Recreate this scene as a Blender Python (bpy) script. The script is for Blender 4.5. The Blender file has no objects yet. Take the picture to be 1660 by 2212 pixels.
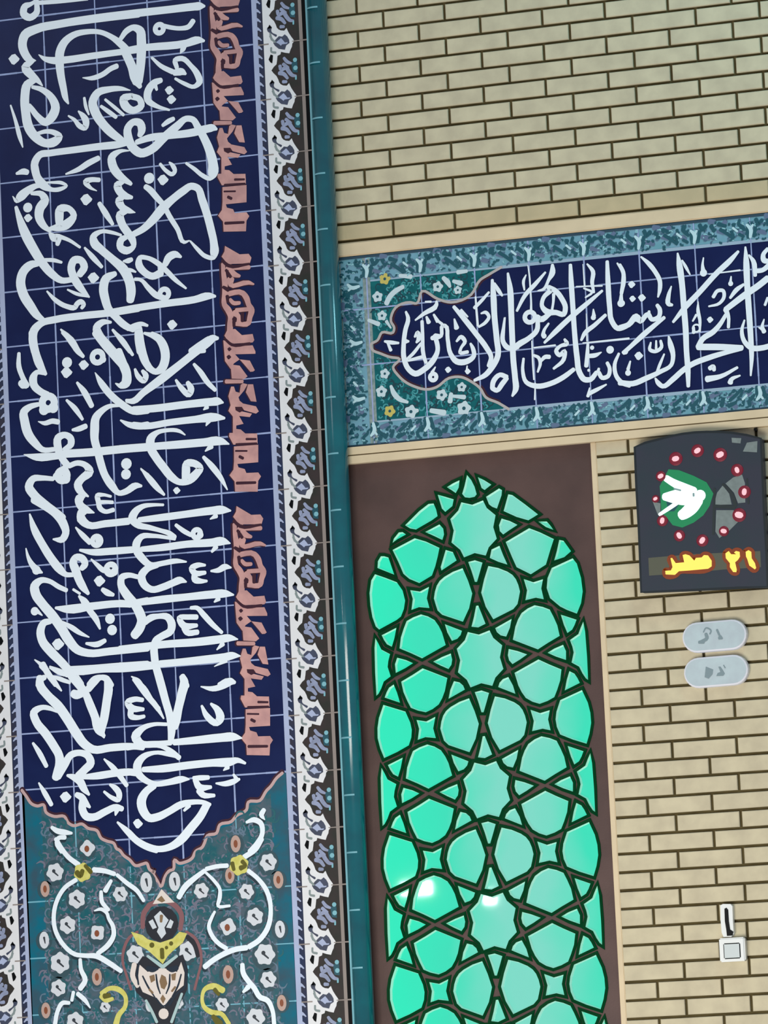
import bpy, bmesh, math, random
from mathutils import Matrix, Vector
random.seed(7)
C = bpy.context.scene
COL = C.collection

# ------------------------------------------------------------------ camera
FPX = 10362.783
CAM = Vector((5.010544, -15.229425, -3.712106))
ROT = (Matrix.Rotation(0.317075, 3, 'Z') @ Matrix.Rotation(math.pi/2 + 0.120316, 3, 'X') @ Matrix.Rotation(-0.04811, 3, 'Z'))
cd = bpy.data.cameras.new('camera'); co = bpy.data.objects.new('camera', cd); COL.objects.link(co)
co.matrix_world = Matrix.Translation(CAM) @ ROT.to_4x4()
cd.sensor_fit = 'VERTICAL'; cd.sensor_height = 36.0; cd.lens = 36.0 * FPX / 2212; cd.clip_end = 200
C.camera = co

# ------------------------------------------------------------------ light
w = bpy.data.worlds.new('hall'); C.world = w; w.use_nodes = True
w.node_tree.nodes['Background'].inputs[0].default_value = (0.86, 0.87, 0.97, 1)
w.node_tree.nodes['Background'].inputs[1].default_value = 0.36
def area(name, loc, aim, size, power, col):
    l = bpy.data.lights.new(name, 'AREA'); l.shape = 'RECTANGLE'; l.size, l.size_y = size; l.energy = power; l.color = col
    o = bpy.data.objects.new(name, l); COL.objects.link(o); o.location = loc
    o.rotation_euler = (Vector(aim) - Vector(loc)).to_track_quat('-Z', 'Y').to_euler()
    return o
area('ceiling_lamp', (1.5, -5.0, 3.2), (0.2, 0, -1.6), (3.0, 1.6), 12, (0.88, 0.95, 1.0))
area('hall_lamp', (0.45, -4.6, -4.5), (0.2, 0, -2.6), (2.2, 2.0), 185, (1.0, 0.965, 0.89))
area('side_lamp', (2.5, -1.6, 1.3), (1.5, 0, 0.1), (0.7, 0.7), 30, (0.38, 0.88, 1.0))
area('added_glare_light', (-3.2, -5.0, 1.5), (-1.2, 0, 0.0), (1.3, 1.3), 16, (0.9, 0.95, 1.0))  # unseen light added to lay glare on the upper left glazed tiles
area('pendant_lamp', (-1.58, -5.0, -2.82), (0, 0, -2.9), (0.13, 0.05), 3.0, (1.0, 0.97, 0.95))
area('pendant_lamp', (-1.24, -5.0, -2.88), (0.3, 0, -2.9), (0.045, 0.05), 1.2, (1.0, 0.95, 0.93))
C.view_settings.view_transform = 'Standard'; C.view_settings.look = 'None'
C.view_settings.exposure = 0.0; C.view_settings.gamma = 1.0; C.view_settings.use_curve_mapping = False

# ------------------------------------------------------------------ helpers
def lin(c):
    return tuple(((v/255)/12.92 if v/255 <= 0.04045 else ((v/255+0.055)/1.055)**2.4) for v in c)
MATS = {}
def mat(name, rgb, rough=0.5, var=0.0, scale=8.0, emit=0.0, rgb2=None, bump=0.0, spec=0.5, bscale=60.0):
    if name in MATS: return MATS[name]
    m = bpy.data.materials.new(name); m.use_nodes = True; nt = m.node_tree; b = nt.nodes['Principled BSDF']
    c = lin(rgb); b.inputs['Roughness'].default_value = rough
    b.inputs['Specular IOR Level'].default_value = spec
    b.inputs['Base Color'].default_value = (*c, 1)
    if emit:
        b.inputs['Emission Color'].default_value = (*c, 1); b.inputs['Emission Strength'].default_value = emit
        b.inputs['Base Color'].default_value = (*[v*0.3 for v in c], 1)
    tc = nt.nodes.new('ShaderNodeTexCoord')
    if var or rgb2:
        n = nt.nodes.new('ShaderNodeTexNoise'); n.inputs['Scale'].default_value = scale; n.inputs['Detail'].default_value = 4
        nt.links.new(tc.outputs['Object'], n.inputs['Vector'])
        r = nt.nodes.new('ShaderNodeValToRGB')
        c2 = lin(rgb2) if rgb2 else tuple(v*(1-var) for v in c)
        c1 = c if rgb2 else tuple(min(1, v*(1+var)) for v in c)
        r.color_ramp.elements[0].position = 0.35; r.color_ramp.elements[1].position = 0.65
        r.color_ramp.elements[0].color = (*c1, 1); r.color_ramp.elements[1].color = (*c2, 1)
        nt.links.new(n.outputs['Fac'], r.inputs['Fac']); nt.links.new(r.outputs['Color'], b.inputs['Base Color'])
    if bump:
        n2 = nt.nodes.new('ShaderNodeTexNoise'); n2.inputs['Scale'].default_value = bscale; n2.inputs['Detail'].default_value = 5
        nt.links.new(tc.outputs['Object'], n2.inputs['Vector'])
        bp = nt.nodes.new('ShaderNodeBump'); bp.inputs['Strength'].default_value = bump; bp.inputs['Distance'].default_value = 0.004
        nt.links.new(n2.outputs['Fac'], bp.inputs['Height']); nt.links.new(bp.outputs['Normal'], b.inputs['Normal'])
    MATS[name] = m
    return m
def tag(o, label, cat, group=None):
    o['label'] = label; o['category'] = cat
    if group: o['group'] = group
    return o
def struct(o):
    o['kind'] = 'structure'; return o
def empty(name, loc, parent=None):
    o = bpy.data.objects.new(name, None); COL.objects.link(o); o.location = loc
    if parent: o.parent = parent
    o.empty_display_size = 0.05
    return o
def obj(name, bm, m, parent=None, smooth=False):
    me = bpy.data.meshes.new(name); bm.to_mesh(me); bm.free()
    for x in (m if isinstance(m, (list, tuple)) else [m]): me.materials.append(x)
    if smooth:
        for p in me.polygons: p.use_smooth = True
    o = bpy.data.objects.new(name, me); COL.objects.link(o)
    if parent:
        o.parent = parent
        if parent.type == 'EMPTY': o.matrix_parent_inverse = Matrix.Translation(-parent.location)   # meshes are in world metres
    return o
def fuse(name, objs, parent=None):
    """several flat layers of one part -> one mesh with several materials"""
    bm = bmesh.new(); ms = []
    for o in objs:
        n = len(bm.faces); bm.from_mesh(o.data); bm.faces.ensure_lookup_table(); k = len(ms); ms += list(o.data.materials)
        for f in bm.faces[n:]: f.material_index += k
        parent = parent or o.parent
        bpy.data.objects.remove(o)
    return obj(name, bm, ms, parent)
def at(x, y, Y):
    """the point of the plane y = Y seen at a pixel of the 1660 x 2212 photograph"""
    d = ROT @ Vector(((x-830)/FPX, (1106-y)/FPX, -1.0))
    p = CAM + d * ((Y - CAM.y) / d.y)
    return (p.x, p.z)
def box(bm, x0, x1, y0, y1, z0, z1, mi=0):
    v = [bm.verts.new((x, y, z)) for x in (x0, x1) for y in (y0, y1) for z in (z0, z1)]
    fs = [bm.faces.new([v[i] for i in q]) for q in ((0, 1, 3, 2), (4, 6, 7, 5), (0, 4, 5, 1), (2, 3, 7, 6), (0, 2, 6, 4), (1, 5, 7, 3))]
    for f in fs: f.material_index = mi
    return fs
def area2(p):
    return sum(p[i-1][0]*p[i][1]-p[i][0]*p[i-1][1] for i in range(len(p)))
def face(bm, pts, Y):
    """one flat polygon on the plane y = Y that faces the room"""
    if area2(pts) < 0: pts = pts[::-1]
    try: bm.faces.new([bm.verts.new((x, Y, z)) for x, z in pts])
    except ValueError: pass
def slab(bm, pts, Yf, Yb):
    """a solid polygon from y = Yf (front) to y = Yb"""
    if area2(pts) < 0: pts = pts[::-1]
    a = [bm.verts.new((x, Yf, z)) for x, z in pts]; b = [bm.verts.new((x, Yb, z)) for x, z in pts]
    bm.faces.new(a); bm.faces.new(b[::-1])
    for i in range(len(a)): bm.faces.new((a[i-1], b[i-1], b[i], a[i]))
def smooth_path(P, n=4, closed=False):
    if len(P) < 3: 
        return [tuple(P[0][k] + (P[-1][k]-P[0][k])*t/n for k in range(3)) for t in range(n+1)] if len(P) == 2 else P
    N = len(P)
    D = []
    for i in range(N):
        if not closed and i == 0: a, b = P[0], P[1]; c = None
        if closed or 0 < i < N-1:
            a, b, c = P[i-1], P[i], P[(i+1) % N]
            d1 = math.dist(a[:2], b[:2]) + 1e-9; d2 = math.dist(b[:2], c[:2]) + 1e-9
            D.append(tuple(((b[k]-a[k])/d1*d2 + (c[k]-b[k])/d2*d1)/(d1+d2) for k in range(3)))
        elif i == 0:
            d = math.dist(P[0][:2], P[1][:2]) + 1e-9; D.append(tuple((P[1][k]-P[0][k])/d for k in range(3)))
        else:
            d = math.dist(P[-1][:2], P[-2][:2]) + 1e-9; D.append(tuple((P[-1][k]-P[-2][k])/d for k in range(3)))
    out = []
    for i in range(N if closed else N-1):
        a, b = P[i], P[(i+1) % N]; L = math.dist(a[:2], b[:2])
        for s in range(n):
            t = s/n; h00 = 2*t**3-3*t*t+1; h10 = t**3-2*t*t+t; h01 = -2*t**3+3*t*t; h11 = t**3-t*t
            out.append(tuple(h00*a[k] + h10*L*D[i][k] + h01*b[k] + h11*L*D[(i+1) % N][k] for k in range(3)))
    if not closed: out.append(P[-1])
    return out
def ribbon(bm, P, Y, closed=False, n=4):
    """a pen stroke of varying width, P = (x, z, width)"""
    S = smooth_path(P, n, closed); N = len(S)
    if N < 2: return
    L = []; R = []; T = []
    for i in range(N):
        a = S[i-1] if (closed or i) else S[0]; b = S[(i+1) % N] if (closed or i < N-1) else S[-1]
        tx, tz = b[0]-a[0], b[1]-a[1]; d = math.hypot(tx, tz) or 1e-9; tx /= d; tz /= d; T.append((tx, tz))
        h = max(S[i][2], 0.0006)/2
        y = Y - 1.2e-5*i/N
        L.append(bm.verts.new((S[i][0]-tz*h, y, S[i][1]+tx*h))); R.append(bm.verts.new((S[i][0]+tz*h, y, S[i][1]-tx*h)))
    for i in range(N if closed else N-1):
        j = (i+1) % N
        try: bm.faces.new((R[i], R[j], L[j], L[i]))
        except ValueError: pass
    if not closed:
        for e, s, sg in ((0, S[0], -1), (N-1, S[-1], 1)):
            h = max(s[2], 0.0006)/2
            if h < 0.0015: continue
            tx, tz = T[e]; c = bm.verts.new((s[0], Y, s[1])); ring = [L[e]]
            for k in range(1, 5):
                an = math.pi*k/5
                ring.append(bm.verts.new((s[0]+(-tz*math.cos(an)+sg*tx*math.sin(an)*0.7)*h, Y, s[1]+(tx*math.cos(an)+sg*tz*math.sin(an)*0.7)*h)))
            ring.append(R[e])
            for k in range(5):
                f = (c, ring[k], ring[k+1]) if sg < 0 else (c, ring[k+1], ring[k])
                bm.faces.new(f)
def disc(c, r, n=14, sx=1.0):
    return [(c[0]+sx*r*math.cos(2*math.pi*k/n), c[1]+r*math.sin(2*math.pi*k/n)) for k in range(n)]
def parse(block, Y, s=5.53):
    """the shapes of a traced block -> ('s'|'p'|'c', data) in wall metres"""
    x0, y0, txt = (block[0], block[1], block[-1]); s = block[2] if len(block) == 4 else s
    a = at(x0, y0, Y); b = at(x0+100, y0, Y); k = math.dist(a, b)/100/s
    W = lambda x, y: at(x0+x/s, y0+y/s, Y)
    out = []
    for line in txt.strip().splitlines():
        line = line.strip()
        if not line: continue
        t = line[0]
        if t in 'pcdr': line = line[1:]
        nums = [tuple(float(v) for v in q.split(',')) for q in line.split()]
        if t == 'p': out.append(('p', [W(*q) for q in nums]))
        elif t == 'c': x, y, d = nums[0]; out.append(('p', disc(W(x, y), d*k/2)))
        elif t == 'd': x, y, d = nums[0]; out.append(('p', [W(x-d*.5, y-d*.06), W(x-d*.2, y-d*.4), W(x+d*.1, y-d*.48), W(x+d*.5, y-d*.05), W(x+d*.42, y+d*.12), W(x+d*.02, y+d*.48), W(x-d*.2, y+d*.42)]))
        elif t == 'r': x, y, r, ww = nums[0]; c = W(x, y); out.append(('r', [(p[0], p[1], ww*k) for p in disc(c, r*k, 10)]))
        else: out.append(('s', [(*W(x, y), ww*k) for x, y, ww in nums]))
    return out
def emit(bm, shapes, Y, shift=(0, 0), flip=None, zmin=-9, zmax=9, top=False):
    i = 0; st = 1.5e-5 if len(shapes) < 50 or top else 5e-4/len(shapes)
    for t, P in shapes:
        P = [((flip*2-p[0] if flip is not None else p[0])+shift[0], p[1]+shift[1], *p[2:]) for p in P]
        if all(p[1] < zmin for p in P) or all(p[1] > zmax for p in P): continue
        y = Y - st*i; i += 1
        if t == 'p': face(bm, P, y)
        elif t == 'r': ribbon(bm, P, y, closed=True, n=2)
        else: ribbon(bm, P, y)
def layer(name, shapes, m, Y, parent, **k):
    bm = bmesh.new(); emit(bm, shapes, Y, **k); return obj(name, bm, m, parent)
def solid_box(name, m, parent, x0, x1, y0, y1, z0, z1, bevel=0.0):
    bm = bmesh.new(); box(bm, x0, x1, y0, y1, z0, z1)
    if bevel: bmesh.ops.bevel(bm, geom=bm.edges[:], offset=bevel, segments=2, affect='EDGES')
    bmesh.ops.recalc_face_normals(bm, faces=bm.faces[:])
    return obj(name, bm, m, parent)

BRICK = mat('tan_brick', (206, 196, 166), 0.85, scale=14, rgb2=(191, 181, 154), bump=0.25, spec=0.2)
BRICK2 = mat('buff_brick', (198, 182, 146), 0.85, scale=12, rgb2=(186, 172, 138), bump=0.25, spec=0.2)
MORTAR = mat('dark_joint', (84, 74, 48), 0.95, var=0.15, scale=20, spec=0.1)
CREAM = mat('cream_plaster', (216, 198, 165), 0.8, var=0.05, scale=9, spec=0.2)
WHITE = mat('white_glaze', (232, 243, 250), 0.42, spec=0.35)
NAVY = mat('navy_glaze', (11, 24, 70), 0.35, scale=7, rgb2=(16, 31, 78), spec=0.2)
GROUT = mat('lavender_grout', (152, 168, 208), 0.7, var=0.10, scale=16, spec=0.2)
SALMON = mat('salmon_glaze', (206, 158, 152), 0.45, scale=22, rgb2=(184, 140, 138), spec=0.3)
WINE = mat('wine_glaze', (58, 26, 42), 0.45, spec=0.3)
TEAL = mat('teal_glaze', (4, 104, 126), 0.35, scale=13, rgb2=(52, 84, 100), spec=0.2)
PLANE_L = -0.06
SW = []
SW.append((0,0,'''
430,-20,60 442,60,60 440,150,75 360,210,80 285,165,85 300,80,80 370,50,50 420,20,40
450,35,50 700,20,45 1050,-15,40
1660,160,95 1200,215,95 700,290,90 430,350,100 300,420,110 270,520,105 300,640,95 370,720,70 430,725,12
400,730,40 305,800,95 380,900,90 450,960,60 510,1025,15
440,950,50 330,1010,100 300,1150,105 310,1350,105 350,1530,110 440,1650,100 540,1710,90 660,1690,105 715,1635,75 650,1585,60 560,1570,50 440,1600,40
390,1040,40 500,1070,60 620,1170,85 665,1290,105 620,1400,110 550,1460,90 450,1390,70 380,1300,60 350,1260,50
1540,620,80 1450,530,80 1330,440,60 1200,385,55 1050,380,60 880,420,75 770,510,95 720,620,105 715,750,100 730,900,90 760,1050,80 790,1180,60 820,1240,20
465,655,10 530,700,50 650,725,80 800,715,80 1100,670,75 1350,635,70 1659,597,70
1500,600,70 1560,720,75 1610,860,90 1640,980,110
990,930,10 1100,935,50 1230,890,60 1330,820,60 1400,790,60
1560,1080,10 1450,1060,50 1300,1070,70 1170,1110,90 1110,1220,100 1150,1360,105 1230,1480,100 1350,1600,95 1480,1690,60 1530,1725,30
1260,1190,30 1380,1290,40 1480,1375,35
1210,1270,35 1300,1335,50 1390,1400,45
790,2080,20 950,2020,60 1060,1950,70 1180,1890,60
1540,1710,50 1400,1730,80 1200,1750,80 900,1790,75 600,1830,75 480,1850,80 420,1940,90 430,2080,85 490,2212,85
1560,1800,10 1430,1810,50 1340,1880,90 1350,1980,100 1430,2100,90 1570,2200,40
200,2075,30 290,2050,70 330,2060,60
d170,710,135
130,1260,20 190,1450,40 240,1640,50 275,1760,15
820,1385,20 890,1430,40 960,1510,60 1020,1530,60 1030,1450,80 990,1380,60 940,1330,20
1010,1170,30 1030,1280,40 1065,1370,20
'''))
SW.append((240,0,'''
-40,205,95 300,160,90 700,115,85 1000,80,90 1060,75,90 1120,75,30
170,610,75 300,580,70 450,565,80 900,520,85 1050,480,80 1115,490,30
170,640,80 240,800,80 300,950,110 350,1040,50
115,470,50 190,370,70 270,330,70 350,370,100 365,480,110 365,640,110 350,850,100 335,980,90
900,540,30 860,590,60 830,640,10
240,1150,70 345,1190,70 365,1260,80 270,1320,80 170,1260,100 150,1180,90 240,1150,70
345,1620,60 370,1560,90 345,1470,90 270,1460,80 205,1530,90 210,1650,100 260,1760,100 360,1830,100 480,1790,100 640,1640,100 800,1500,90 900,1420,70 980,1430,70 1040,1520,80 1110,1640,90 1180,1800,100 1220,1950,110 1215,2080,115 1180,2130,60 1100,2100,50 1000,2020,45 900,1950,30
310,1700,60 450,1650,80 700,1620,80 1000,1580,90 1150,1540,90 1220,1530,80 1265,1545,30
985,250,60 930,320,60 840,340,50 720,330,50 630,310,50
r580,345,48,60
490,690,30 600,790,50 740,860,60
760,870,70 850,860,80 895,885,30
790,810,50 770,720,60 850,700,60 960,790,55 1040,900,75 1060,980,75 1000,1035,50 880,1000,45 770,940,30
600,960,60 520,990,80 440,1110,90 440,1190,80 550,1270,50 700,1315,25
520,990,60 550,1075,30
d700,1080,110
d725,1190,115
620,1500,40 690,1450,60 750,1420,50
590,1960,35 660,2040,45 740,2080,50 765,2050,50 740,1980,50 700,1940,20
'''))
SW.append((0,360,'''
420,0,85 450,130,90 520,220,100 620,275,50 720,270,50 800,230,30 740,195,40 640,190,30 560,190,20
540,230,40 440,230,60 330,290,90 240,370,100 200,410,50 155,355,10
380,320,40 500,330,70 540,400,100 480,500,110 470,600,100 520,700,80 600,770,40
600,740,40 700,725,90 800,690,110 885,580,75 820,500,70 725,510,100 712,620,100 712,700,80
c335,490,110
d340,615,105
195,485,40 230,600,70 300,790,110 400,980,110 500,1140,100 620,1280,90 740,1360,70 870,1350,60
600,800,40 650,850,90 700,850,80 690,930,50
700,830,50 830,880,40 960,965,30
460,1160,60 380,1170,90 280,1260,105 250,1380,110 280,1520,110 370,1670,105 460,1790,80 520,1830,50
540,1115,40 650,1120,45 740,1145,30
955,1290,80 1010,1200,90 970,1120,80 890,1120,90 855,1200,90 880,1310,90 950,1430,90 1070,1560,20
1060,1555,20 920,1520,40 810,1470,20
d1120,1330,140
565,1490,20 660,1590,50 800,1670,55 900,1680,60 925,1640,60 970,1615,60 1005,1650,50 980,1690,40
1015,970,25 1100,1070,60 1220,1200,40
1659,1690,85 1300,1750,80 1000,1780,80 650,1830,80 500,1870,80 410,1960,100 395,2060,100 420,2212,90
1190,440,50 1260,550,70 1350,690,40
1190,160,50 1080,160,60 1030,180,70 1080,250,40 1160,290,10
d1035,395,145
1350,0,90 1440,110,80 1570,190,20
1480,190,30 1410,220,90 1430,290,90 1500,350,80 1580,370,40
1480,370,40 1430,400,90 1460,480,80 1550,530,60 1620,550,10
1520,540,40 1440,570,90 1460,680,90 1530,790,90 1590,880,80 1600,950,60 1520,1005,85 1440,960,80 1450,880,80 1520,840,50
1450,820,30 1350,790,40 1200,780,50 1120,840,80 1130,910,100 1210,990,90 1350,1110,90 1480,1230,110 1550,1370,110 1570,1500,110 1560,1600,90
1380,1280,60 1270,1340,100 1240,1460,105 1260,1580,100 1300,1700,90 1380,1790,80 1500,1900,80 1600,1950,60
730,1945,20 820,2040,70 930,2212,50
1330,1860,30 1230,1860,70 1160,1920,90 1190,2020,100 1280,2120,90 1360,2212,90
1350,1950,30 1460,2080,60 1560,2212,50
'''))
SW.append((240,360,'''
270,810,70 380,750,80 500,640,100 620,500,110 740,390,90 870,290,90 960,235,80 1040,260,80 1090,390,90 1150,570,90 1200,760,90 1235,930,90 1238,1030,100 1225,1085,60 1130,1070,50 1040,990,45 950,890,20
415,240,60 460,270,70 550,370,70 630,460,60 700,590,60 800,750,55 880,905,40 940,885,15
c460,140,125
d625,160,135
200,1940,50 290,1900,60 370,1880,50 440,1900,30
330,1930,90 340,2050,110 360,2212,100
400,1990,30 500,2020,60 600,2090,80 640,2212,80
600,1270,90 500,1310,80 400,1260,80 335,1160,85 350,1090,60 430,1090,50 540,1140,60 660,1240,60 780,1360,50 900,1455,25
590,1200,50 600,1280,70
650,1170,70 700,1080,90 770,1050,80 840,1080,30
290,1345,40 350,1350,40 450,1450,60 550,1540,70 640,1570,60
r640,1520,52,60
150,1130,20 210,1125,60 250,1110,50
160,1230,40 250,1240,40 300,1260,20
20,1740,80 300,1690,80 700,1630,80 1000,1590,80 1180,1545,75 1250,1550,30
d735,1890,125
1280,2050,40 1200,2060,80 1100,2120,90 960,2212,80
'''))
SW.append((20,720,'''
285,-10,100 290,100,100 320,240,95 370,380,95 440,490,40
430,470,60 330,470,60 290,540,95 300,620,90 380,700,80 460,740,80
350,850,50 250,880,70 180,940,95 190,1060,105 230,1200,105 310,1310,90 400,1390,65 560,1385,50
r470,830,72,85
c420,915,120
c530,890,120
350,1055,10 430,1075,50 520,1050,60 590,1060,60
120,240,40 120,400,60 170,540,60 210,630,80
c150,600,80
c170,615,90
c695,350,120
d690,470,140
d690,400,60
640,-10,40 740,80,75 830,220,65 890,280,40
d895,380,125
815,590,30 900,700,70 990,870,60
690,800,30 790,900,60 880,1030,35
r1060,285,62,65
c1125,315,75
1040,-10,100 1150,130,105 1280,280,105 1380,400,105 1415,500,95 1400,600,100 1340,630,60 1275,600,15
1270,-10,30 1350,80,60 1480,260,35
1550,-10,100 1580,180,100 1620,320,90 1680,420,80
1030,470,10 1100,590,70 1200,720,80 1350,850,80 1490,930,80 1660,915,90
1400,800,30 1490,810,60 1600,720,60 1660,670,60
1335,1040,20 1430,1090,60 1550,1110,75 1660,1100,85
1330,870,20 1210,870,50 1120,920,70 1040,1010,95 1025,1150,105 1025,1270,95 1060,1400,90 1100,1560,90 1150,1700,85 1230,1820,90 1320,1910,60 1400,1890,70 1520,1820,70 1585,1825,30
760,1155,30 830,1145,60 920,1110,60
180,1450,10 330,1480,80 590,1465,75
660,1440,90 850,1430,90 1000,1420,90 1200,1400,90 1400,1380,90 1660,1360,90
650,1385,30 740,1330,80 740,1260,80 670,1215,70 590,1250,90 590,1380,90 640,1500,80 700,1580,80
r640,1700,50,95
c660,1640,110
c680,1740,110
c570,1710,90
720,1585,60 820,1550,60 920,1580,70 965,1650,100 870,1740,85 825,1810,95 850,1880,85 950,1950,20
530,1740,50 400,1730,60 290,1740,80 240,1830,100 300,1930,100 420,2040,100 600,2180,100 640,2215,100
900,1950,40 840,1970,90 850,2050,90 930,2110,80 1020,2145,15
930,2130,40 860,2170,90 865,2230,100
1220,1950,30 1120,1930,40 1060,1940,60 1070,2010,60 1090,2090,60 1150,2130,50 1250,2110,50
1070,2020,50 1150,2015,40 1240,2020,40
1580,1625,20 1660,1700,50
c1405,1560,125
c1400,1685,115
'''))
SW.append((260,720,'''
-20,215,95 40,380,105 80,500,105 60,600,100 10,630,70
225,-10,100 250,150,100 290,290,90 340,400,80 430,460,70 500,420,100 540,320,105 530,180,105 470,70,90 380,10,60
180,430,30 220,520,60 290,570,60 310,510,70 270,450,40
80,810,40 160,810,70 280,710,80 480,560,100 700,390,90 900,230,90 1050,110,100 1120,60,80 1170,60,30
970,210,60 1015,215,40
670,560,30 730,650,60 830,730,70 850,670,80 810,590,50
885,370,35 960,460,60 1050,590,60 1140,680,45
160,915,80 400,900,85 800,850,85 1100,820,90 1170,815,90 1235,830,20
1040,880,60 1000,915,15
160,1100,80 300,1110,75 600,1065,75 900,1030,80 1150,1005,90 1250,1015,30
1060,1050,60 1030,1105,15
0,1385,90 300,1360,80 700,1330,90 1000,1305,90 1200,1290,90 1305,1325,15
1090,1350,70 1020,1410,15
780,1215,15 710,1170,40 560,1160,45 440,1190,60 370,1260,100 370,1370,100 430,1480,95 520,1600,95 620,1720,90 720,1780,70 830,1750,100 930,1660,90 960,1620,80 900,1560,80 800,1560,90 790,1660,100 780,1740,80
d680,1880,90
250,1615,15 340,1720,65 450,1850,65 530,1930,30
1000,1480,40 1100,1590,70 1200,1720,60 1285,1870,15
'''))
SW.append((20,1080,'''
300,-10,100 420,60,100 560,160,100 650,280,100 680,400,85 640,470,80 530,470,20
250,170,20 300,340,80 400,530,90 500,690,95 620,840,90 680,890,60 770,895,50
205,580,15 230,680,40 290,790,70 340,840,80 400,870,20
c330,840,100
870,820,60 910,770,80 880,700,80 800,690,80 770,740,90 800,840,100 830,930,95 880,1030,90 950,1120,40
860,-10,100 850,-20,90
910,90,40 860,150,80 870,230,100 950,300,80 1150,285,80 1430,255,80
850,600,30 1000,625,70 1200,615,80 1480,595,75
800,330,20 880,420,60 970,510,60
r1050,490,50,60
c1080,485,90
985,710,20 1060,780,50 1130,840,60 1200,850,60
r1220,830,55,65
c1260,860,90
d1085,970,140
1120,1070,50 1180,1110,70 1250,1135,40
690,1080,50 600,1040,55 480,970,55 390,960,70 310,1030,105 320,1120,110 400,1240,105 520,1380,110 620,1520,110 720,1680,110 820,1790,95 950,1830,85 1200,1810,85 1400,1790,85 1660,1765,85
770,1070,30 850,1120,30
840,1150,30 900,1210,80 980,1340,70 1040,1420,70 1090,1540,25
560,1290,30 700,1305,90 1000,1270,85 1300,1240,80 1450,1240,80 1660,1205,80
c310,1330,95
340,1330,50 400,1380,15
500,1450,60 420,1470,80 380,1560,95 400,1680,100 500,1810,105 640,1950,95 720,2040,95 800,2130,95 860,2212,90
640,1460,30 760,1530,60 850,1590,50 960,1640,15
c1210,1420,115
c1235,1555,115
d590,1725,150
925,1715,30 1060,1725,65 1150,1680,50
310,1910,15 400,1980,50 470,2080,70 560,2212,50
490,1990,20 600,2040,50 700,2090,60
430,2120,60 370,2150,80 370,2212,100
530,2110,30 640,2150,50 730,2180,40
720,2030,80 1000,2020,90 1300,1995,90 1660,1970,90
960,2212,70 1030,2150,90 1110,2120,60 1180,2150,70 1220,2220,80
1540,920,50 1430,900,60 1350,930,80 1340,1000,85 1400,1120,100 1500,1240,100 1560,1340,110 1590,1440,110 1560,1540,110 1500,1620,100
'''))
SW.append((260,1080,'''
520,60,30 400,60,40 270,80,60 180,150,90 150,220,100 200,290,80 350,330,60 500,370,50 590,400,60 650,450,70
660,470,30 560,450,40 400,430,50 260,440,70 200,520,95 200,600,90 260,690,90 370,780,70 500,760,60 680,730,55 795,740,20
230,240,60 500,210,80 800,170,80 1100,130,90 1230,120,90 1325,130,20
1150,190,60 1080,230,15
260,590,60 500,570,80 800,530,80 1100,510,90 1230,495,90 1320,520,15
1150,560,60 1100,620,30
670,300,40 760,370,55 850,420,50
r920,405,45,60
c960,420,80
450,780,60 330,820,80 260,910,95 290,1010,90 380,1070,75 520,1040,80 640,990,80 720,960,80 795,980,20
1020,780,30 930,780,60 860,820,70 890,870,70 1020,870,45
890,880,60 900,950,80 960,970,60 1040,970,30
1090,850,25 1180,840,60 1260,800,70 1330,810,20
-10,1235,80 130,1245,80
200,1230,70 500,1190,85 800,1160,80 1100,1130,90 1260,1120,85 1360,1135,20
1180,1180,60 1130,1220,20
850,1290,40 920,1290,50 1000,1370,65 1110,1490,60 1220,1585,40
920,1400,60 820,1400,60 710,1410,60 760,1500,80 920,1500,45
770,1530,70 800,1580,70 930,1580,60
300,1470,60 350,1420,80 460,1390,60 570,1400,80 620,1480,95 610,1560,90 500,1630,80 430,1680,80 410,1760,90 415,1870,90 430,1980,90 470,2100,85 500,2212,85
0,1785,80 300,1750,80 600,1720,85 900,1700,90 1200,1665,90 1310,1650,80 1410,1665,15
1230,1720,60 1160,1790,15
480,1960,80 700,1940,80 1000,1910,90 1250,1880,90 1350,1860,80 1440,1865,15
1270,1920,50 1130,1990,10
0,1990,90 370,1975,80
740,2110,60 770,2180,90 790,2230,90
1190,2212,60 1300,2160,60 1380,2180,20
140,2110,15 220,2160,50 260,2212,50
'''))
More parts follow.
